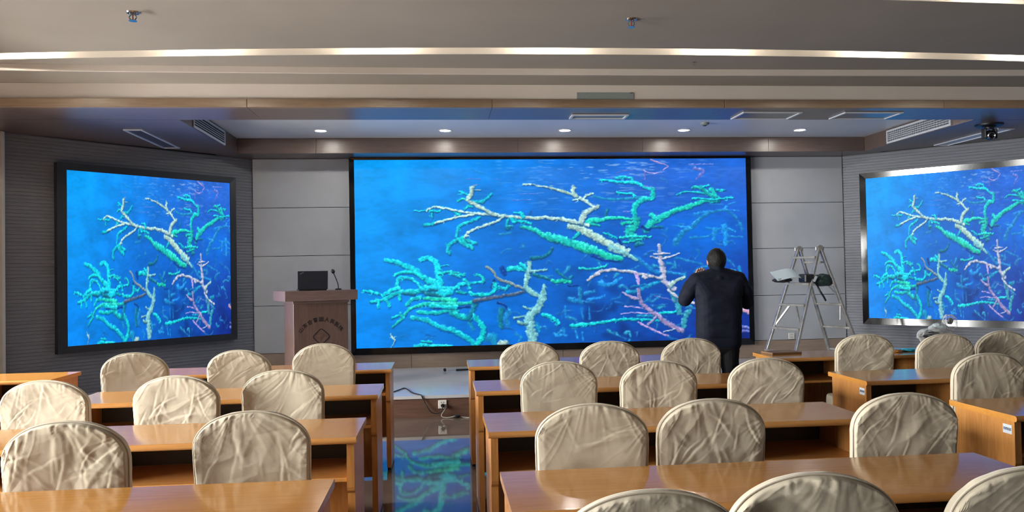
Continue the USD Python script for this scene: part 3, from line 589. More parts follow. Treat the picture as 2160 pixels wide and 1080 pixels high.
    F = [np.stack([i, i + 1, i + nu + 2], 1), np.stack([i, i + nu + 2, i + nu + 1], 1)]
    # outline from bottom left over the top to bottom right; three rows give a rounded side
    left = [j * (nu + 1) for j in range(nv + 1)]; top = [nv * (nu + 1) + q for q in range(1, nu)]; right = [j * (nu + 1) + nu for j in range(nv, -1, -1)]
    loop = np.array(left + top + right); P = back[loop]; n = len(loop)
    c = np.array([0, 0, 0.66]); out = P - c; out[:, 1] = 0; out /= np.linalg.norm(out, axis=1, keepdims=True)
    wob = (meshkit.noise(np.stack([P[:, 0] * 30, P[:, 2] * 30, np.full(n, seed + .5)], -1), seed) - 0.5) * 0.004
    rows = []
    for dy, o in ((0.006, 0.003), (0.014, 0.0045), (0.024, 0.003), (0.031, -0.005)):
        rows.append(P + out * (o + wob[:, None]) + np.array([0, dy, 0]))
    verts = [back] + rows; base = [0, g, g + n, g + 2 * n, g + 3 * n]
    k = np.arange(n - 1)
    prev = loop
    for r in range(4):
        cur = base[r + 1] + np.arange(n)
        F += [np.stack([prev[k], cur[k], cur[k + 1]], 1), np.stack([prev[k], cur[k + 1], prev[k + 1]], 1)]
        prev = cur
    # front face: fan to an inner column
    mid = np.array([[0, 0.055, ZB], [0, 0.010, 0.86]]); verts.append(mid); a = base[4]
    low, hi = g + 4 * n, g + 4 * n + 1
    for q in range(n - 1):
        F.append(np.array([[a + q, hi if rows[3][q][2] > 0.55 else low, a + q + 1]]))
    v = np.vstack(verts); f = np.vstack(F)
    mesh = trimesh.Trimesh(v, f, process=False)
    pipe = P + out * 0.003
    return mesh, pipe
def skirt(seed, dep=0.41):
    rng = np.random.default_rng(seed); n = 96; V, F = [], []
    zs = [0.47, 0.46, 0.44, 0.30, 0.16, 0.05]; grow = [0.0, 0.008, 0.010, 0.014, 0.020, 0.026]
    ang = np.arange(n) * 2 * np.pi / n; ph = rng.uniform(0, 6, 3)
    for r, (z, g) in enumerate(zip(zs, grow)):
        q = 0.30; cx, sy = np.cos(ang), np.sin(ang)
        x = 0.186 * np.sign(cx) * np.abs(cx) ** q; y = 0.05 + dep / 2 * (1 + np.sign(sy) * np.abs(sy) ** q)
        fold = (np.sin(ang * 14 + ph[0]) + 0.6 * np.sin(ang * 23 + ph[1])) * 0.006 * max(0, r - 1) / 4
        V.append(np.stack([x + cx * (g + fold), y + sy * (g + fold), np.full(n, z)], 1))
    for r in range(len(zs) - 1):
        for j in range(n):
            a, b = r * n + j, r * n + (j + 1) % n
            F += [(a, a + n, b), (b, a + n, b + n)]
    V.append(np.array([[0, 0.05 + dep / 2, 0.478]])); c = len(zs) * n
    for j in range(n): F.append((c, j, (j + 1) % n))
    return trimesh.Trimesh(np.vstack(V), F, process=False)
STY = {'calm': dict(fold=0.0045, n=12, amp=0.0016, th=0.25, rand=False), 'crease': dict(fold=0.0095, n=44, amp=0.0021, th=0.9, rand=True), 'diag': dict(fold=0.0085, n=26, amp=0.0021, th=0.75, rand=False), 'tight': dict(fold=0.0075, n=24, amp=0.0020, th=0.5, rand=True), 'smooth': dict(fold=0.0030, n=10, amp=0.0014, th=0.1, rand=False)}
def chair(x, y, label, style, seed, rot=0.0, zs=1.0, group=None, dep=0.41):
    t = thing('chair', label, 'chair', (x, y + 0.045, 0), rot, group)
    rr = random.Random(seed); m, pipe = cover_back(seed, STY[style], (rr.uniform(1.95, 2.3), rr.uniform(0.43, 0.50)))
    m.vertices[:, 2] *= zs; pipe[:, 2] *= zs
    obj('back_cover', m, 'cloth', t, smooth=70)
    obj('piping', tube(pipe[::2], 0.0032, 6), 'cloth_piping', t, smooth=60)
    obj('seat_cover', skirt(seed, dep), 'cloth', t, smooth=50)
    for sx in (-1, 1):
        for yy in (0.09, dep + 0.01):
            obj('leg', tube([(sx * 0.165, yy, 0.0), (sx * 0.163, yy, 0.2), (sx * 0.16, yy, 0.44)], 0.011, 8), 'chair_leg', t)
CH = [  # x, y of the back, style, label, extra
 (-2.05, 5.43, 'calm', 'cream covered chair below the left screen, left end of the left front row', {'dep': 0.27, 'zs': 1.012}),
 (-1.40, 5.55, 'diag', 'cream covered chair in the middle of the left block desk nearest the stage', {}),
 (-0.835, 5.62, 'calm', 'cream covered chair in front of the lectern, at the aisle end of the left block', {'zs': 1.025}),
 (-2.007, 4.147, 'crease', 'cream covered chair cut by the left picture edge, second row', {'dep': 0.35}),
 (-1.375, 4.183, 'crease', 'heavily creased cream covered chair in the middle of the left second row', {}),
 (-0.857, 4.30, 'diag', 'cream covered chair at the aisle end of the second row of the left block', {}),
 (-1.350, 2.928, 'crease', 'large cream covered chair at the left picture edge, third row of the left block', {}),
 (-0.721, 3.02, 'tight', 'large cream covered chair at the aisle end of the third row, left block', {}),
 (0.630, 5.61, 'diag', 'beige covered chair left of three at the middle front desk', {}),
 (1.191, 5.49, 'crease', 'beige covered chair middle of three at the middle front desk', {}),
 (1.765, 5.42, 'crease', 'beige covered chair beside the standing person at the middle front desk', {'dep': 0.28, 'zs': 1.012}),
 (0.651, 4.34, 'calm', 'beige covered chair left of three in the second row of the middle block', {}),
 (1.192, 4.23, 'tight', 'beige covered chair middle of three in the second row of the middle block', {}),
 (1.805, 4.22, 'diag', 'beige covered chair right of three in the second row of the middle block', {'dep': 0.28}),
 (0.564, 2.928, 'calm', 'smooth beige covered chair, left of three in the third row, middle block', {}),
 (1.036, 2.943, 'crease', 'crumpled beige covered chair, middle of three in the third row, middle block', {}),
 (1.822, 2.933, 'tight', 'beige covered chair standing apart at the right end, third row, middle block', {}),
 (0.470, 1.745, 'diag', 'beige covered chair whose top arc alone shows at the bottom picture edge', {}),
 (0.905, 1.836, 'tight', 'beige covered chair cut by the bottom picture edge, in front of the near middle desk', {}),
 (1.44, 1.80, 'calm', 'beige covered chair showing one shoulder in the lower right picture corner', {}),
 (3.112, 5.51, 'diag', 'beige covered chair in front of the ladder, right front desk', {'rot': -4.0, 'dep': 0.2}),
 (3.634, 5.35, 'calm', 'beige covered chair in front of the plastic bag, right front desk', {}),
 (4.180, 5.49, 'diag', 'beige covered chair cut by the right picture edge, right block front desk', {'dep': 0.22}),
 (3.066, 4.138, 'tight', 'beige covered chair at the right picture edge, second row of the right block', {}),
]
for k, (x, y, sty, lab, kw) in enumerate(CH):
    chair(x, y, lab, sty, 11 + 7 * k, rot=kw.pop('rot', random.Random(k).uniform(-2.0, 2.0)), **kw)

# ================================================================== LECTERN WITH LAPTOP AND MICROPHONE
LT = (-1.632, 8.40); LROT = 25.0
def lec(x, y, z=0.0):  # local lectern coordinates -> world
    a = math.radians(LROT); return (LT[0] + x * math.cos(a) - y * math.sin(a), LT[1] + x * math.sin(a) + y * math.cos(a), z)
lt = thing('lectern', 'dark brown wooden lectern with overhanging top and painted emblem beside the large screen', 'lectern', (LT[0], LT[1], 0.22), LROT)
LW, LD, LZ = 0.79, 0.52, 1.065
obj('top', extrude([(0, 0), (LW, 0), (LW, LD), (0, LD)], 0.108), 'podium_cap', lt, smooth=False)
UsdGeom.Xformable(stage.GetPrimAtPath(lt + '/top')).AddTranslateOp().Set(Gf.Vec3d(0, 0, LZ - 0.108))
bx0, bx1, by0, by1 = 0.105, 0.70, 0.07, LD - 0.05
obj('front_panel', box((bx0, by0, 0), (bx1, by0 + 0.02, LZ - 0.108), 0.002), 'podium_wood', lt)
obj('side_panel', box((bx0, by0 + 0.02, 0), (bx0 + 0.02, by1, LZ - 0.108), 0.002), 'podium_wood', lt)
obj('side_panel', box((bx1 - 0.02, by0 + 0.02, 0), (bx1, by1, LZ - 0.108), 0.002), 'podium_wood', lt)
obj('moulding', box((bx0 - 0.012, by0 - 0.012, LZ - 0.135), (bx1 + 0.012, by1, LZ - 0.108), 0.004), 'podium_cap', lt)
# painted characters in an arc: brush strokes of (x, y) in a unit square
GLY = ["0 .2 0 .8;.5 0 .5 .8;1 .2 1 .8;0 .8 1 .8", "0 .15 1 .15;.5 0 .2 .5;.2 .5 .9 .5;.55 .3 .55 1;.2 .7 .1 .9;.8 .7 .95 .9", "0 .3 .4 .1;.5 0 .5 .35;1 .3 .6 .1;.2 .45 .8 .45;.2 .45 .2 1;.8 .45 .8 1;.2 .72 .8 .72;.2 1 .8 1", "0 .1 1 .1;.3 0 .3 .2;.7 0 .7 .2;.15 .3 .85 .3;.15 .3 .15 .55;.85 .3 .85 .55;.15 .55 .85 .55;.25 .65 .75 .65;.25 .65 .25 1;.75 .65 .75 1;.25 1 .75 1;.25 .82 .75 .82",
       "0 .05 1 .05;0 .05 0 1;1 .05 1 1;0 1 1 1;.25 .3 .75 .3;.25 .55 .75 .55;.5 .3 .5 .8;.2 .8 .8 .8", ".5 0 .45 .4;.45 .4 0 1;.48 .35 1 1", ".1 .05 .85 .05;.85 .05 .85 .3;.1 .3 .85 .3;.1 .05 .1 1;.1 1 .4 .85;.1 .6 .9 .6;.5 .3 .7 .8;.7 .8 1 .95", "0 .05 1 .05;0 .05 0 1;0 1 1 1;.35 .2 .2 .4;.25 .35 .85 .35;.15 .58 .9 .58;.5 .35 .2 .85;.55 .6 .85 .85", "0 0 0 1;0 0 .3 .1;.3 .1 .1 .4;.1 .4 .3 .6;.45 .2 1 .2;.7 0 .7 .2;.5 .4 .95 .4;.4 .6 1 .6;.6 .6 .4 1;.8 .6 .8 .95;.8 .95 1 .9"]
def stroke_bar(x0, z0, x1, z1, w, y):
    d = np.array([x1 - x0, z1 - z0]); L = np.linalg.norm(d); d /= L; nrm = np.array([-d[1], d[0]]) * w / 2
    p = [np.array([x0, z0]) - d * w * .3 + nrm, np.array([x0, z0]) - d * w * .3 - nrm, np.array([x1, z1]) + d * w * .3 - nrm * .7, np.array([x1, z1]) + d * w * .3 + nrm * .7]
    m = extrude([tuple(q) for q in p], 0.0015, 'xz'); m.apply_translation((0, y, 0)); return m
ex, ez = (bx0 + bx1) / 2 - 0.002, 0.585          # emblem centre
for k, gl in enumerate(GLY):
    a = math.radians(58 - k * 116 / 8.0); R = 0.25
    gx, gz = ex + R * 1.02 * math.sin(-a), ez - 0.135 + 0.235 * math.cos(a) + 0.07; tilt = a * 0.75
    ms = []
    for sk in gl.split(';'):
        x0, y0, x1, y1 = map(float, sk.split()); S = 0.044
        q = [((x0 - .5) * S, (.5 - y0) * S), ((x1 - .5) * S, (.5 - y1) * S)]
        q = [(u * math.cos(tilt) - v * math.sin(tilt) + gx, u * math.sin(tilt) + v * math.cos(tilt) + gz) for u, v in q]
        ms.append(stroke_bar(*q[0], *q[1], 0.0078, by0 - 0.0013))
    obj('character', cat_(ms), 'mark_dark', lt, smooth=False)
from shapely.geometry import Polygon as _Pg
dia = _Pg([(0, 0.098), (0.105, 0), (0, -0.098), (-0.105, 0)]).buffer(-0.03).buffer(0.03, 8)
ring = dia.difference(dia.buffer(-0.0095))
e = extrude(ring, 0.0015, 'xz'); e.apply_translation((ex, by0 - 0.0013, ez - 0.02)); obj('emblem', e, 'mark_dark', lt, smooth=False, label='rounded diamond outline with a curled mark inside')
ob = lt + '/emblem'
sw = [stroke_bar(ex + a[0], ez - 0.02 + a[1], ex + b[0], ez - 0.02 + b[1], 0.007, by0 - 0.0013) for a, b in
      [((-0.035, 0.03), (0.0, 0.036)), ((0.0, 0.036), (0.026, 0.022)), ((0.026, 0.022), (0.012, 0.0)), ((0.012, 0.0), (-0.03, -0.012)), ((-0.03, -0.012), (-0.055, -0.006)), ((0.012, 0.0), (0.05, 0.008)), ((0.0, 0.0), (-0.012, -0.04))]]
obj('emblem_mark', cat_(sw), 'mark_red', ob, smooth=False)
# laptop, lid towards the hall
lp = thing('laptop', 'open black laptop on the lectern, its lid towards the hall', 'laptop', lec(0.33, 0.13, 0.22 + LZ), LROT - 10)
obj('keyboard_base', box((-0.15, 0.0, 0.0), (0.15, 0.21, 0.016), 0.003), 'black_plastic', lp)
obj('lid', moved(box((-0.16, -0.006, 0.0), (0.16, 0.002, 0.20), 0.002), (0, 0, 0.014), rx=8), 'laptop_lid', lp)
logo = [box((-0.135 + 0.008 * k, -0.0068, 0.165 + 0.004 * k), (-0.130 + 0.008 * k, -0.0058, 0.175 + 0.004 * k)) for k in range(5)]
obj('lid_logo', moved(cat_(logo), (0, 0, 0.014), rx=8), 'laptop_logo', lp + '/lid', smooth=False)
# gooseneck microphone
mc = thing('microphone', 'black gooseneck microphone on the lectern beside the laptop', 'microphone', lec(0.625, 0.16, 0.22 + LZ), LROT)
obj('base', lathe([(0, 0), (0.035, 0), (0.035, 0.012), (0.012, 0.018), (0, 0.018)]), 'black_plastic', mc)
gp = curve([(0, 0, 0.015), (-0.004, 0, 0.06), (-0.03, -0.005, 0.13), (-0.055, -0.01, 0.185)])
obj('gooseneck', tube(gp, 0.0048, 8), 'black_plastic', mc)
hd = trimesh.creation.icosphere(2, 0.021); hd.vertices[:, 2] *= 1.25
obj('foam_head', moved(hd, (-0.062, -0.012, 0.205), ry=-20), 'cable_black', mc)

# ================================================================== LADDER ON THE STAGE
ZTOP = 1.67
ld = thing('step_ladder', 'worn aluminium folding ladder standing open at the right of the stage', 'ladder', (4.50, 9.2, 0.22))
def LP(x, y, z): return (x - 4.50, y - 9.2, z - 0.22)
TA, TB = (4.425, 9.36), (4.555, 9.08)       # hinge tops of the two sides
rails = {'A': ((TA[0] - 0.0, TA[1], ZTOP), (3.945, 9.42, 0.22)), 'C': ((TA[0] + 0.02, TA[1], ZTOP), (4.88, 9.42, 0.22)),
         'B': ((TB[0] - 0.0, TB[1], ZTOP), (4.10, 8.92, 0.22)), 'D': ((TB[0] + 0.02, TB[1], ZTOP), (5.075, 9.02, 0.22))}
def at(r, z):
    a, b = map(np.array, rails[r]); f = (ZTOP - z) / (ZTOP - 0.22); return a + (b - a) * f
for r in 'ABCD':
    a, b = rails[r]
    obj('rail', beam(LP(*a), LP(*b), 0.028, 0.058, (0, 1, 0)), 'aluminium', ld, smooth=False)
    obj('foot', box(np.array(LP(*b)) - (0.025, 0.035, 0.0), np.array(LP(*b)) + (0.025, 0.035, 0.03), 0.004), 'black_plastic', ld)
for z in (1.56, 1.24, 0.985, 0.70, 0.42):
    obj('step', beam(LP(*at('A', z)), LP(*at('B', z)), 0.075, 0.028), 'ladder_step', ld, smooth=False)
for z in (1.50, 1.22, 0.985, 0.70, 0.42):
    obj('rung', beam(LP(*at('C', z)), LP(*at('D', z)), 0.034, 0.026), 'ladder_step', ld, smooth=False)
for q in (TA, TB):
    obj('hinge', moved(trimesh.creation.cylinder(0.036, 0.05, sections=20), LP(q[0] + 0.01, q[1], ZTOP), rx=90), 'aluminium', ld)
    obj('hinge_plate', beam(LP(q[0] - 0.045, q[1], ZTOP - 0.005), LP(q[0] + 0.06, q[1], ZTOP - 0.005), 0.03, 0.045), 'aluminium', ld, smooth=False)
for r, z0, z1 in (('A', 0.70, 0.985), ('B', 0.70, 0.985)):
    m0, m1 = at(r, z0), (at('A', z1) * (0.62 if r == 'A' else 0.38) + at('B', z1) * (0.38 if r == 'A' else 0.62))
    obj('brace', beam(LP(*m0), LP(*m1), 0.022, 0.022), 'aluminium', ld, smooth=False)
sp = [LP(*(at('C', 1.24) * 0.3 + at('D', 1.24) * 0.7)), LP(4.82, 9.1, 1.05), LP(4.80, 9.08, 0.80)]
obj('spreader', tube(sp, 0.009, 8), 'aluminium', ld)

# things lying across the ladder steps
def crumple(rx, ry, rz, seed, amp=0.25, sub=4, freq=3.0):
    s = trimesh.creation.icosphere(sub, 1.0); v = s.vertices.copy()
    n = meshkit.fbm(v * freq + seed * 1.3, 4, seed) - 0.5; r = np.abs(meshkit.noise(v * freq * 2.1 + 5, seed + 2) - 0.5) * 2
    v *= (1 + amp * (2 * n) - amp * 0.6 * r)[:, None]
    s.vertices = v * np.array([rx, ry, rz]); return s
zst = 1.255
t = thing('plastic_sheet', 'pale blue grey bent sheet lying on the left of the ladder step', 'sheet', (4.15, 9.15, zst))
u = np.linspace(0, 1, 24); prof = [(-0.10 + 0.30 * a, 0.012 + 0.055 * math.sin(a * 2.6) * (0.3 + 0.7 * a)) for a in u]
obj('sheet', moved(extrude(prof + [(x, z - 0.006) for x, z in prof[::-1]], 0.24, 'xz'), (0, -0.02, 0.02), rx=26), 'sheet_pale', t)
obj('underside_flap', moved(crumple(0.12, 0.09, 0.034, 3, 0.2, 3), (0.0, 0.06, 0.034)), 'bag_dark', t)
t = thing('tool_case', 'small black case with white tag in the middle of the ladder step', 'case', (4.40, 9.10, zst))
obj('case_body', box((-0.06, -0.09, 0.002), (0.06, 0.09, 0.105), 0.012), 'bag_dark', t)
obj('tag', moved(box((-0.015, -0.004, 0), (0.015, 0.0, 0.075), 0.001), (0.045, -0.095, 0.012), ry=28), 'sticker_white', t, label='white tag')
t = thing('tool_bag', 'dark green crumpled bag hanging at the right of the ladder step', 'bag', (4.60, 9.12, zst - 0.03))
obj('bag_body', moved(crumple(0.135, 0.10, 0.078, 14, 0.2, 3, 2.2), (0.02, 0, 0.055)), 'bag_green', t)
obj('strap', tube(curve([(-0.09, -0.05, 0.02), (-0.075, -0.09, -0.06), (-0.03, -0.10, -0.14), (0.0, -0.09, -0.19)]), 0.011, 8), 'cable_black', t)

# wall sockets
def socket(label, loc, plugged):
    t = thing('wall_socket', label, 'socket', loc)
    obj('plate', box((-0.043, -0.009, -0.043), (0.043, 0, 0.043), 0.004), 'white_plastic', t)
    for dx in (-0.012, 0.012): obj('slot', box((dx - 0.003, -0.0098, 0.014), (dx + 0.003, -0.0088, 0.024)), 'black_plastic', t, smooth=False)
    if not plugged:
        for dx in (-0.012, 0.012): obj('slot', box((dx - 0.003, -0.0098, -0.022), (dx + 0.003, -0.0088, -0.012)), 'black_plastic', t, smooth=False)
    return t
socket('white socket with black plug on the stage riser', (-0.005, 7.949, 0.128), True)
socket('white socket low on the wall panel behind the ladder', (4.76, 10.329, 0.505), False)
pg = thing('power_plug', 'black plug and dark cable running from the riser socket over the stage edge', 'plug', (-0.003, 7.94, 0.117))
obj('plug_body', moved(lathe([(0, 0), (0.017, 0), (0.020, 0.012), (0.018, 0.03), (0, 0.034)], 16), (0, 0, 0), rx=90), 'black_plastic', pg)
def W(p): return np.array(p) - np.array([-0.003, 7.94, 0.117])
cb = curve([W((-0.003, 7.91, 0.112)), W((-0.02, 7.90, 0.07)), W((-0.06, 7.90, 0.045)), W((-0.12, 7.91, 0.06)), W((-0.17, 7.925, 0.13)), W((-0.20, 7.933, 0.19)), W((-0.215, 7.935, 0.226)), W((-0.225, 7.97, 0.226)), W((-0.31, 8.12, 0.226)), W((-0.40, 8.46, 0.226)), W((-0.46, 8.36, 0.226)), W((-0.55, 8.2, 0.226)), W((-0.75, 8.35, 0.226)), W((-1.0, 8.6, 0.226))], 10)
obj('cord', tube(cb, 0.0055, 8), 'cable_black', pg)
pa = thing('power_adapter', 'small black adapter with grey lead lying on the floor below the riser socket', 'adapter', (0.135, 7.86, 0.0))
obj('adapter_body', moved(crumple(0.036, 0.022, 0.019, 21, 0.05, 3), (0, 0, 0.019)), 'black_plastic', pa)
obj('lead', tube(curve([(-0.03, 0, 0.016), (-0.09, 0.01, 0.006), (-0.14, 0.02, 0.012), (-0.15, 0.03, 0.035), (-0.115, 0.05, 0.085), (-0.135, 0.07, 0.10)]), 0.0048, 8), 'cable_grey', pa, label='pale grey lead')
obj('lead', tube(curve([(0.03, 0, 0.016), (0.08, -0.01, 0.006), (0.13, -0.03, 0.006), (0.22, -0.02, 0.006), (0.30, -0.05, 0.006)]), 0.0045, 8), 'cable_grey', pa, label='pale grey lead')
mcab = thing('microphone_cable', 'thin black cable hanging from the lectern in front of the large screen', 'cable', lec(0.715, 0.36, 0.22))
o = np.array(lec(0.715, 0.36, 0.22))
obj('cord', tube(curve([np.array(lec(0.715, 0.36, 1.15)) - o, np.array(lec(0.735, 0.37, 0.98)) - o, np.array(lec(0.75, 0.37, 0.7)) - o, np.array(lec(0.765, 0.38, 0.4)) - o, np.array(lec(0.79, 0.38, 0.235)) - o, np.array(lec(0.86, 0.34, 0.226)) - o]), 0.0045, 8), 'cable_black', mcab)
fl = thing('floor_tool', 'thin dark tool lying on the pale stage floor beside the middle desk', 'tool', (0.05, 9.85, 0.22))
obj('handle', tube([(0.12, 0, 0.014), (0.30, 0.02, 0.014)], [0.013, 0.011], 8), 'black_plastic', fl)
obj('shaft', tube([(0.02, 0.0, 0.012), (0.12, 0, 0.013)], 0.005, 8), 'chrome', fl)
obj('tip', moved(trimesh.creation.icosphere(2, 0.02), (-0.02, 0, 0.02)), 'black_plastic', fl)

# plastic bag and wrappers on the right front desk
bg = thing('plastic_bag', 'crumpled clear plastic bag with dark things in it on the right front desk', 'bag', (4.06, 6.10, 0.775))
obj('bag_film', moved(crumple(0.15, 0.09, 0.075, 33, 0.16, 3, 2.2), (-0.03, 0, 0.085)), 'clear_plastic', bg, smooth=12)
obj('bag_film', moved(crumple(0.06, 0.05, 0.075, 37, 0.2, 3, 2.4), (0.105, 0.0, 0.19)), 'clear_plastic', bg, smooth=12)
obj('contents', moved(crumple(0.08, 0.06, 0.036, 35, 0.2, 3, 2.4), (-0.075, -0.01, 0.095)), 'bag_dark', bg, smooth=12)
obj('contents', moved(crumple(0.024, 0.024, 0.026, 36, 0.2, 3), (0.11, 0, 0.205)), 'bag_dark', bg)
obj('paper', moved(crumple(0.085, 0.05, 0.05, 38, 0.18, 3, 2.0), (0.02, 0.02, 0.14)), 'sheet_pale', bg, smooth=12)
for nm, lab, mt, x, y, s, sd in (('snack_wrapper', 'flat light blue wrapper on the right front desk left of the plastic bag', 'wrap_blue', 3.75, 6.02, (0.07, 0.05, 0.012), 41), ('snack_wrapper', 'crinkled yellow wrapper touching the plastic bag on the right front desk', 'wrap_yellow', 3.88, 6.0, (0.055, 0.045, 0.016), 43), ('snack_wrapper', 'orange brown wrapper beside the chair on the right front desk', 'wrap_gold', 3.63, 5.99, (0.055, 0.04, 0.012), 45)):
    p = obj(nm, crumple(*s, sd, 0.3, 3), mt, smooth=12, label=lab, cat='wrapper')
    UsdGeom.Xformable(stage.GetPrimAtPath(p)).AddTranslateOp().Set(Gf.Vec3d(x, y, 0.75 + s[2] * 0.9))
nb = obj('notebook', box((-0.13, -0.09, 0), (0.13, 0.09, 0.016), 0.003), 'carton', label='flat brown book on the left end of the right front desk', cat='book')
_x = UsdGeom.Xformable(stage.GetPrimAtPath(nb)); _x.AddTranslateOp().Set(Gf.Vec3d(2.74, 6.14, 0.7502)); _x.AddRotateZOp().Set(6.0)

# ================================================================== CEILING FITTINGS
for k, x in enumerate((-1.385, 0.078, 1.525, 3.005, 4.49)):
    lab = ['leftmost', 'second from the left', 'middle', 'second from the right', 'rightmost'][k]
    t = thing('downlight', f'round lit downlight over the stage, {lab} of five', 'downlight', (x, 9.36, RT), group=None)
    obj('ring', moved(lathe([(0.062, -0.004), (0.078, -0.006), (0.08, 0.0), (0.06, 0.0), (0.062, -0.004)], 32)), 'white_plastic', t)
    obj('lens', moved(trimesh.creation.cylinder(0.061, 0.004, sections=32), (0, 0, -0.003)), 'downlight_glow', t, label='glowing lens')
def grille(name, label, loc, rotz, rx, w, h, nsl, cross=0, frame='grille_white', back='grille_dark', slat='grille_white'):
    """A louvred grille: local xz plane facing -y (rx=90 turns it to face down)."""
    t = thing(name, label, 'vent', loc, rotz)
    R = lambda m: moved(m, (0, 0, 0), rx=rx)
    b = 0.022
    obj('frame', R(cat_([box((-w / 2, -0.012, -h / 2), (w / 2, 0, -h / 2 + b)), box((-w / 2, -0.012, h / 2 - b), (w / 2, 0, h / 2)), box((-w / 2, -0.012, -h / 2 + b), (-w / 2 + b, 0, h / 2 - b)), box((w / 2 - b, -0.012, -h / 2 + b), (w / 2, 0, h / 2 - b))])), frame, t, smooth=False)
    obj('backing', R(box((-w / 2 + b, -0.003, -h / 2 + b), (w / 2 - b, 0, h / 2 - b))), back, t, smooth=False)
    for k in range(nsl):
        z = -h / 2 + b + (k + 1) * (h - 2 * b) / (nsl + 1)
        obj('slat', R(moved(box((-w / 2 + b, -0.010, -0.003), (w / 2 - b, -0.003, 0.003)), (0, 0, z))), slat, t, smooth=False)
    if cross:
        obj('cross_bars', R(cat_([box((x - 0.002, -0.006, -h / 2 + b), (x + 0.002, -0.003, h / 2 - b)) for x in np.linspace(-w / 2 + b, w / 2 - b, cross + 2)[1:-1]])), slat, t, smooth=False, kind='stuff')
    return t
grille('air_grille', 'white louvred air grille on the left side of the ceiling recess', (RL + 0.001, 8.72, 3.055), 90, 0, 1.16, 0.165, 4)
grille('air_grille', 'white louvred air grille on the right side of the ceiling recess', (RR - 0.001, 8.72, 3.055), -90, 0, 1.24, 0.165, 4, 60)
plain('vent_panel', (96, 92, 92), 0.3)
plain('vent_glossy', (70, 76, 92), 0.2)
grille('ceiling_vent', 'long white framed vent in the soffit above the left screen', (-3.09, 8.80, SO - 0.001), 90, 90, 1.16, 0.19, 0, 0, 'grille_white', 'vent_glossy')
grille('ceiling_vent', 'long pale vent in the soffit above the right screen behind the camera dome', (6.36, 8.80, SO - 0.001), 90, 90, 1.16, 0.20, 0, 0, 'grille_white', 'grille_white')
grille('ceiling_hatch', 'narrow framed panel in the soffit above the large screen, leftmost of three', (1.57, 7.555, SO - 0.001), 0, 90, 0.56, 0.19, 0, 0, 'grille_white', 'vent_panel')
grille('ceiling_hatch', 'framed panel in the soffit, middle of three', (3.25, 7.50, SO - 0.001), 0, 90, 0.60, 0.34, 0, 0, 'grille_white', 'vent_panel')
grille('ceiling_hatch', 'framed panel in the soffit, rightmost of three', (4.29, 7.50, SO - 0.001), 0, 90, 0.61, 0.33, 0, 0, 'grille_white', 'vent_panel')
h = thing('access_panel', 'grey green rectangular panel on the ceiling step above the wood beam', 'panel', (1.56, YBEAM, 3.078))
obj('plate', box((-0.272, -0.006, -0.033), (0.272, 0, 0.033), 0.002), 'hatch_panel', h)
obj('latch', box((0.235, -0.009, 0.026), (0.262, -0.005, 0.032)), 'black_plastic', h, smooth=False)
def sprinkler(label, x, y, z, s=1.0):
    t = thing('sprinkler', label, 'sprinkler', (x, y, z))
    obj('collar', lathe([(0, 0), (0.034 * s, 0), (0.03 * s, -0.006 * s), (0.012 * s, -0.012 * s), (0, -0.012 * s)], 20), 'chrome', t)
    obj('frame_arms', cat_([tube(curve([(0.006 * s * q, 0, -0.01 * s), (0.018 * s * q, 0, -0.024 * s), (0.008 * s * q, 0, -0.042 * s)], 4), 0.0032 * s, 6) for q in (-1, 1)]), 'chrome', t)
    obj('bulb', tube([(0, 0, -0.012 * s), (0, 0, -0.038 * s)], 0.0035 * s, 6), 'brass_red', t, label='red glass bulb')
    obj('deflector', lathe([(0, -0.042 * s), (0.02 * s, -0.042 * s), (0.02 * s, -0.045 * s), (0, -0.045 * s)], 16), 'chrome', t)
sprinkler('chrome sprinkler on the ceiling at upper left', -2.03, 5.42, 3.2349, 1.3)
sprinkler('chrome sprinkler on the ceiling right of the middle', 1.38, 5.44, 3.2349, 1.3)
sprinkler('tiny sprinkler on the narrow ceiling step beyond the light cove', 2.21, 6.56, 3.2349, 0.55)
sd = thing('smoke_detector', 'small round smoke detector on the recess ceiling between two downlights', 'detector', (3.11, 8.9, RT))
obj('body', lathe([(0, -0.03), (0.03, -0.03), (0.048, -0.018), (0.052, -0.004), (0.052, 0), (0, 0)], 24), 'hatch_panel', sd)
obj('sensor_cap', lathe([(0, -0.036), (0.018, -0.036), (0.022, -0.029), (0, -0.029)], 16), 'grille_dark', sd)
pc = thing('dome_camera', 'black motorised camera hanging from the soffit near the right picture edge', 'camera', (6.0, 8.02, SO))
obj('mount_plate', lathe([(0, -0.03), (0.10, -0.03), (0.14, -0.012), (0.14, 0), (0, 0)], 28), 'black_plastic', pc)
obj('neck', lathe([(0, -0.05), (0.045, -0.05), (0.05, -0.03), (0, -0.03)], 20), 'black_plastic', pc)
for s in (-1, 1): obj('yoke_arm', box((s * 0.062 - 0.012, -0.035, -0.155), (s * 0.062 + 0.012, 0.035, -0.045), 0.008), 'black_plastic', pc)
hd = trimesh.creation.icosphere(3, 0.055); obj('camera_head', moved(hd, (0, -0.005, -0.115)), 'black_plastic', pc)
obj('lens_ring', moved(lathe([(0.026, 0), (0.040, 0), (0.040, 0.035), (0.032, 0.04), (0.026, 0.035), (0.026, 0)], 28), (-0.02, -0.045, -0.125), rx=100, rz=-18), 'chrome', pc, label='bright lens ring')
obj('lens', moved(lathe([(0, 0.0), (0.027, 0.0), (0.024, 0.03), (0, 0.036)], 24), (-0.02, -0.042, -0.125), rx=100, rz=-18), 'lens_glass', pc)

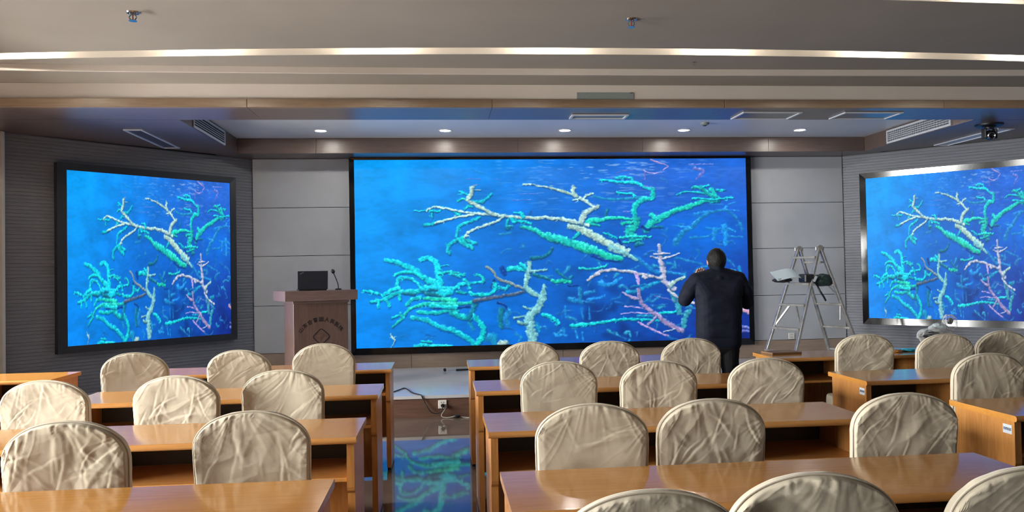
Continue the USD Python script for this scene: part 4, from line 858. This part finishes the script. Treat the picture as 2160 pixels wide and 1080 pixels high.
# ================================================================== THE PERSON
def ball(p, r, n=20):
    m = Manifold.sphere(float(r), n); return m.translate([float(q) for q in p])
def hull(*pr): return Manifold.batch_hull([ball(p, r) for p, r in pr])
def ell(p, r, n=28): return Manifold.sphere(1.0, n).scale([float(q) for q in r]).translate([float(q) for q in p])
def fuse(parts, length, it=10):
    m = parts[0]
    for q in parts[1:]: m = m + q
    m = m.refine_to_length(length).to_mesh()
    t = trimesh.Trimesh(m.vert_properties[:, :3], m.tri_verts, process=True)
    trimesh.smoothing.filter_taubin(t, 0.5, 0.53, it); return t
pn = thing('person', 'person in dark navy jacket standing before the large screen, hands raised to the face', 'person', (2.535, 7.0, 0.0), -4)
SH = {-1: (-0.185, 0.0, 1.335), 1: (0.185, 0.0, 1.335)}
EL = {-1: (-0.295, 0.05, 1.165), 1: (0.285, 0.06, 1.13)}
WR = {-1: (-0.112, 0.235, 1.325), 1: (0.07, 0.27, 1.335)}
def hand(s):
    w = np.array(WR[s]); up = np.array([0.05 * -s, -0.12, 0.95]); up /= np.linalg.norm(up)      # fingers point up, curling to the face
    side = np.array([s, 0.0, 0.0]); side -= up * (side @ up); side /= np.linalg.norm(side); pal = np.cross(side, up) * (1 if s > 0 else -1)
    if pal[1] > 0: pal = -pal                                                                    # palm towards the face
    parts = [hull((w, 0.024), (w + up * 0.03, 0.022)), hull((w + up * 0.03 - side * 0.022, 0.013), (w + up * 0.03 + side * 0.022, 0.013), (w + up * 0.085 - side * 0.03, 0.011), (w + up * 0.085 + side * 0.03, 0.011))]
    for k, (off, L) in enumerate(((-0.030, 0.062), (-0.010, 0.074), (0.010, 0.070), (0.029, 0.054))):
        p = w + up * 0.084 + side * off; d = up.copy()
        for j, f in enumerate((0.45, 0.32, 0.23)):
            d = d * math.cos(0.55) + pal * math.sin(0.55); d /= np.linalg.norm(d)
            q = p + d * L * f; parts.append(hull((p, 0.0092 - 0.0008 * j), (q, 0.0086 - 0.0008 * j))); p = q
    p = w + up * 0.035 - side * 0.028 * s * s; q = p - side * 0.026 + up * 0.026 + pal * 0.012; r = q + up * 0.028 + pal * 0.014
    parts += [hull((p, 0.013), (q, 0.0105)), hull((q, 0.0105), (r, 0.009))]
    return parts
HC_ = np.array([0.0, 0.035, 1.515])
body = [ell(HC_, (0.076, 0.094, 0.105)), ell(HC_ + (0, 0.045, -0.055), (0.052, 0.052, 0.055)), hull((HC_ + (0, -0.02, -0.06), 0.058), ((0, -0.005, 1.38), 0.062)),
        ell(HC_ + (0, 0.098, -0.012), (0.013, 0.018, 0.024)), ell(HC_ + (0, 0.09, -0.052), (0.024, 0.012, 0.008)), ell(HC_ + (-0.03, 0.083, 0.014), (0.022, 0.012, 0.008)), ell(HC_ + (0.03, 0.083, 0.014), (0.022, 0.012, 0.008))]
for s in (-1, 1):
    body += [ell(HC_ + (s * 0.079, -0.005, -0.005), (0.010, 0.020, 0.032))]
body += [hull((SH[-1], 0.05), (SH[1], 0.05), ((0, 0, 1.30), 0.09)), hull(((-0.09, 0, 1.25), 0.09), ((0.09, 0, 1.25), 0.09), ((-0.08, 0, 0.9), 0.09), ((0.08, 0, 0.9), 0.09))]
for s in (-1, 1):
    body += [hull((SH[s], 0.05), (EL[s], 0.04)), hull((EL[s], 0.04), (WR[s], 0.026))] + hand(s)
    body += [hull(((s * 0.09, 0, 0.88), 0.08), ((s * 0.10, 0.01, 0.47), 0.05)), hull(((s * 0.10, 0.01, 0.47), 0.05), ((s * 0.105, -0.01, 0.08), 0.036)), hull(((s * 0.105, -0.02, 0.045), 0.035), ((s * 0.12, 0.13, 0.03), 0.025))]
obj('body', fuse(body, 0.008, 6), 'skin', pn, smooth=True)
for s in (-1, 1): obj('eye', moved(trimesh.creation.icosphere(2, 0.011), tuple(HC_ + (s * 0.03, 0.084, 0.008))), 'eye_white', pn, label='eye')
jk = [hull((SH[-1], 0.078), (SH[1], 0.078), ((-0.10, -0.015, 1.20), 0.115), ((0.10, -0.015, 1.20), 0.115)),
      hull(((-0.10, -0.015, 1.20), 0.115), ((0.10, -0.015, 1.20), 0.115), ((-0.092, -0.005, 0.98), 0.118), ((0.092, -0.005, 0.98), 0.118)),
      hull(((-0.092, -0.005, 0.98), 0.118), ((0.092, -0.005, 0.98), 0.118), ((-0.092, 0, 0.86), 0.118), ((0.092, 0, 0.86), 0.118), ((-0.105, 0, 0.80), 0.10), ((0.105, 0, 0.80), 0.10)),
      hull((SH[-1], 0.078), (SH[1], 0.078), ((0, -0.01, 1.395), 0.075)),
      hull(((0, -0.008, 1.37), 0.082), ((0, 0.0, 1.43), 0.071))]
for s in (-1, 1):
    m = np.array(SH[s]) * 0.5 + np.array(EL[s]) * 0.5 + np.array([s * 0.012, -0.01, 0.01])
    jk += [hull((SH[s], 0.080), (m, 0.076)), hull((m, 0.076), (EL[s], 0.064)), hull((EL[s], 0.064), (np.array(WR[s]) * 0.93 + np.array(EL[s]) * 0.07, 0.044))]
jm = fuse(jk, 0.014, 12)
v = jm.vertices.copy(); nrm = jm.vertex_normals
fold = meshkit.fbm(np.stack([v[:, 0] * 7, v[:, 1] * 7, v[:, 2] * 14], -1), 3, 77) - 0.5
jm.vertices = v + nrm * (fold * 0.022)[:, None]
obj('jacket', jm, 'jacket_navy', pn, smooth=True)
band = [hull(((-0.10, 0, 0.775), 0.108), ((0.10, 0, 0.775), 0.108), ((-0.10, 0, 0.80), 0.108), ((0.10, 0, 0.80), 0.108))]
obj('jacket_hem', fuse(band, 0.02, 4), 'jacket_navy', pn, smooth=True)
tr = [hull(((-0.085, 0, 0.82), 0.102), ((0.085, 0, 0.82), 0.102), ((-0.085, 0, 0.74), 0.098), ((0.085, 0, 0.74), 0.098))]
for s in (-1, 1): tr += [hull(((s * 0.088, 0, 0.76), 0.097), ((s * 0.10, 0.01, 0.45), 0.072)), hull(((s * 0.10, 0.01, 0.45), 0.072), ((s * 0.105, -0.005, 0.10), 0.056))]
tm = fuse(tr, 0.016, 8); v = tm.vertices.copy(); fold = meshkit.fbm(np.stack([v[:, 0] * 9, v[:, 1] * 9, v[:, 2] * 16], -1), 3, 78) - 0.5
tm.vertices = v + tm.vertex_normals * (fold * 0.012)[:, None]
obj('trousers', tm, 'trouser_dark', pn, smooth=True)
for s in (-1, 1):
    sh = hull(((s * 0.105, -0.04, 0.045), 0.043), ((s * 0.125, 0.15, 0.034), 0.034)).trim_by_plane([0, 0, 1], 0.0)
    obj('shoe', fuse([sh], 0.015, 3), 'shoe_black', pn, smooth=True)
hair = ell(HC_ + (0, -0.012, 0.012), (0.088, 0.098, 0.110)) - ell(HC_ + (0, 0.085, -0.05), (0.075, 0.075, 0.105)) - Manifold.cube([0.4, 0.4, 0.4], True).translate([0, 0.0, float(HC_[2]) - 0.275]) \
    - ell(HC_ + (-0.088, 0.02, -0.02), (0.022, 0.032, 0.04)) - ell(HC_ + (0.088, 0.02, -0.02), (0.022, 0.032, 0.04))
hm = fuse([hair], 0.007, 5); v = hm.vertices.copy()
hm.vertices = v + hm.vertex_normals * ((meshkit.fbm(v * np.array([60, 60, 30]), 2, 5) - 0.5) * 0.008)[:, None]
obj('hair', hm, 'hair_black', pn, smooth=True)
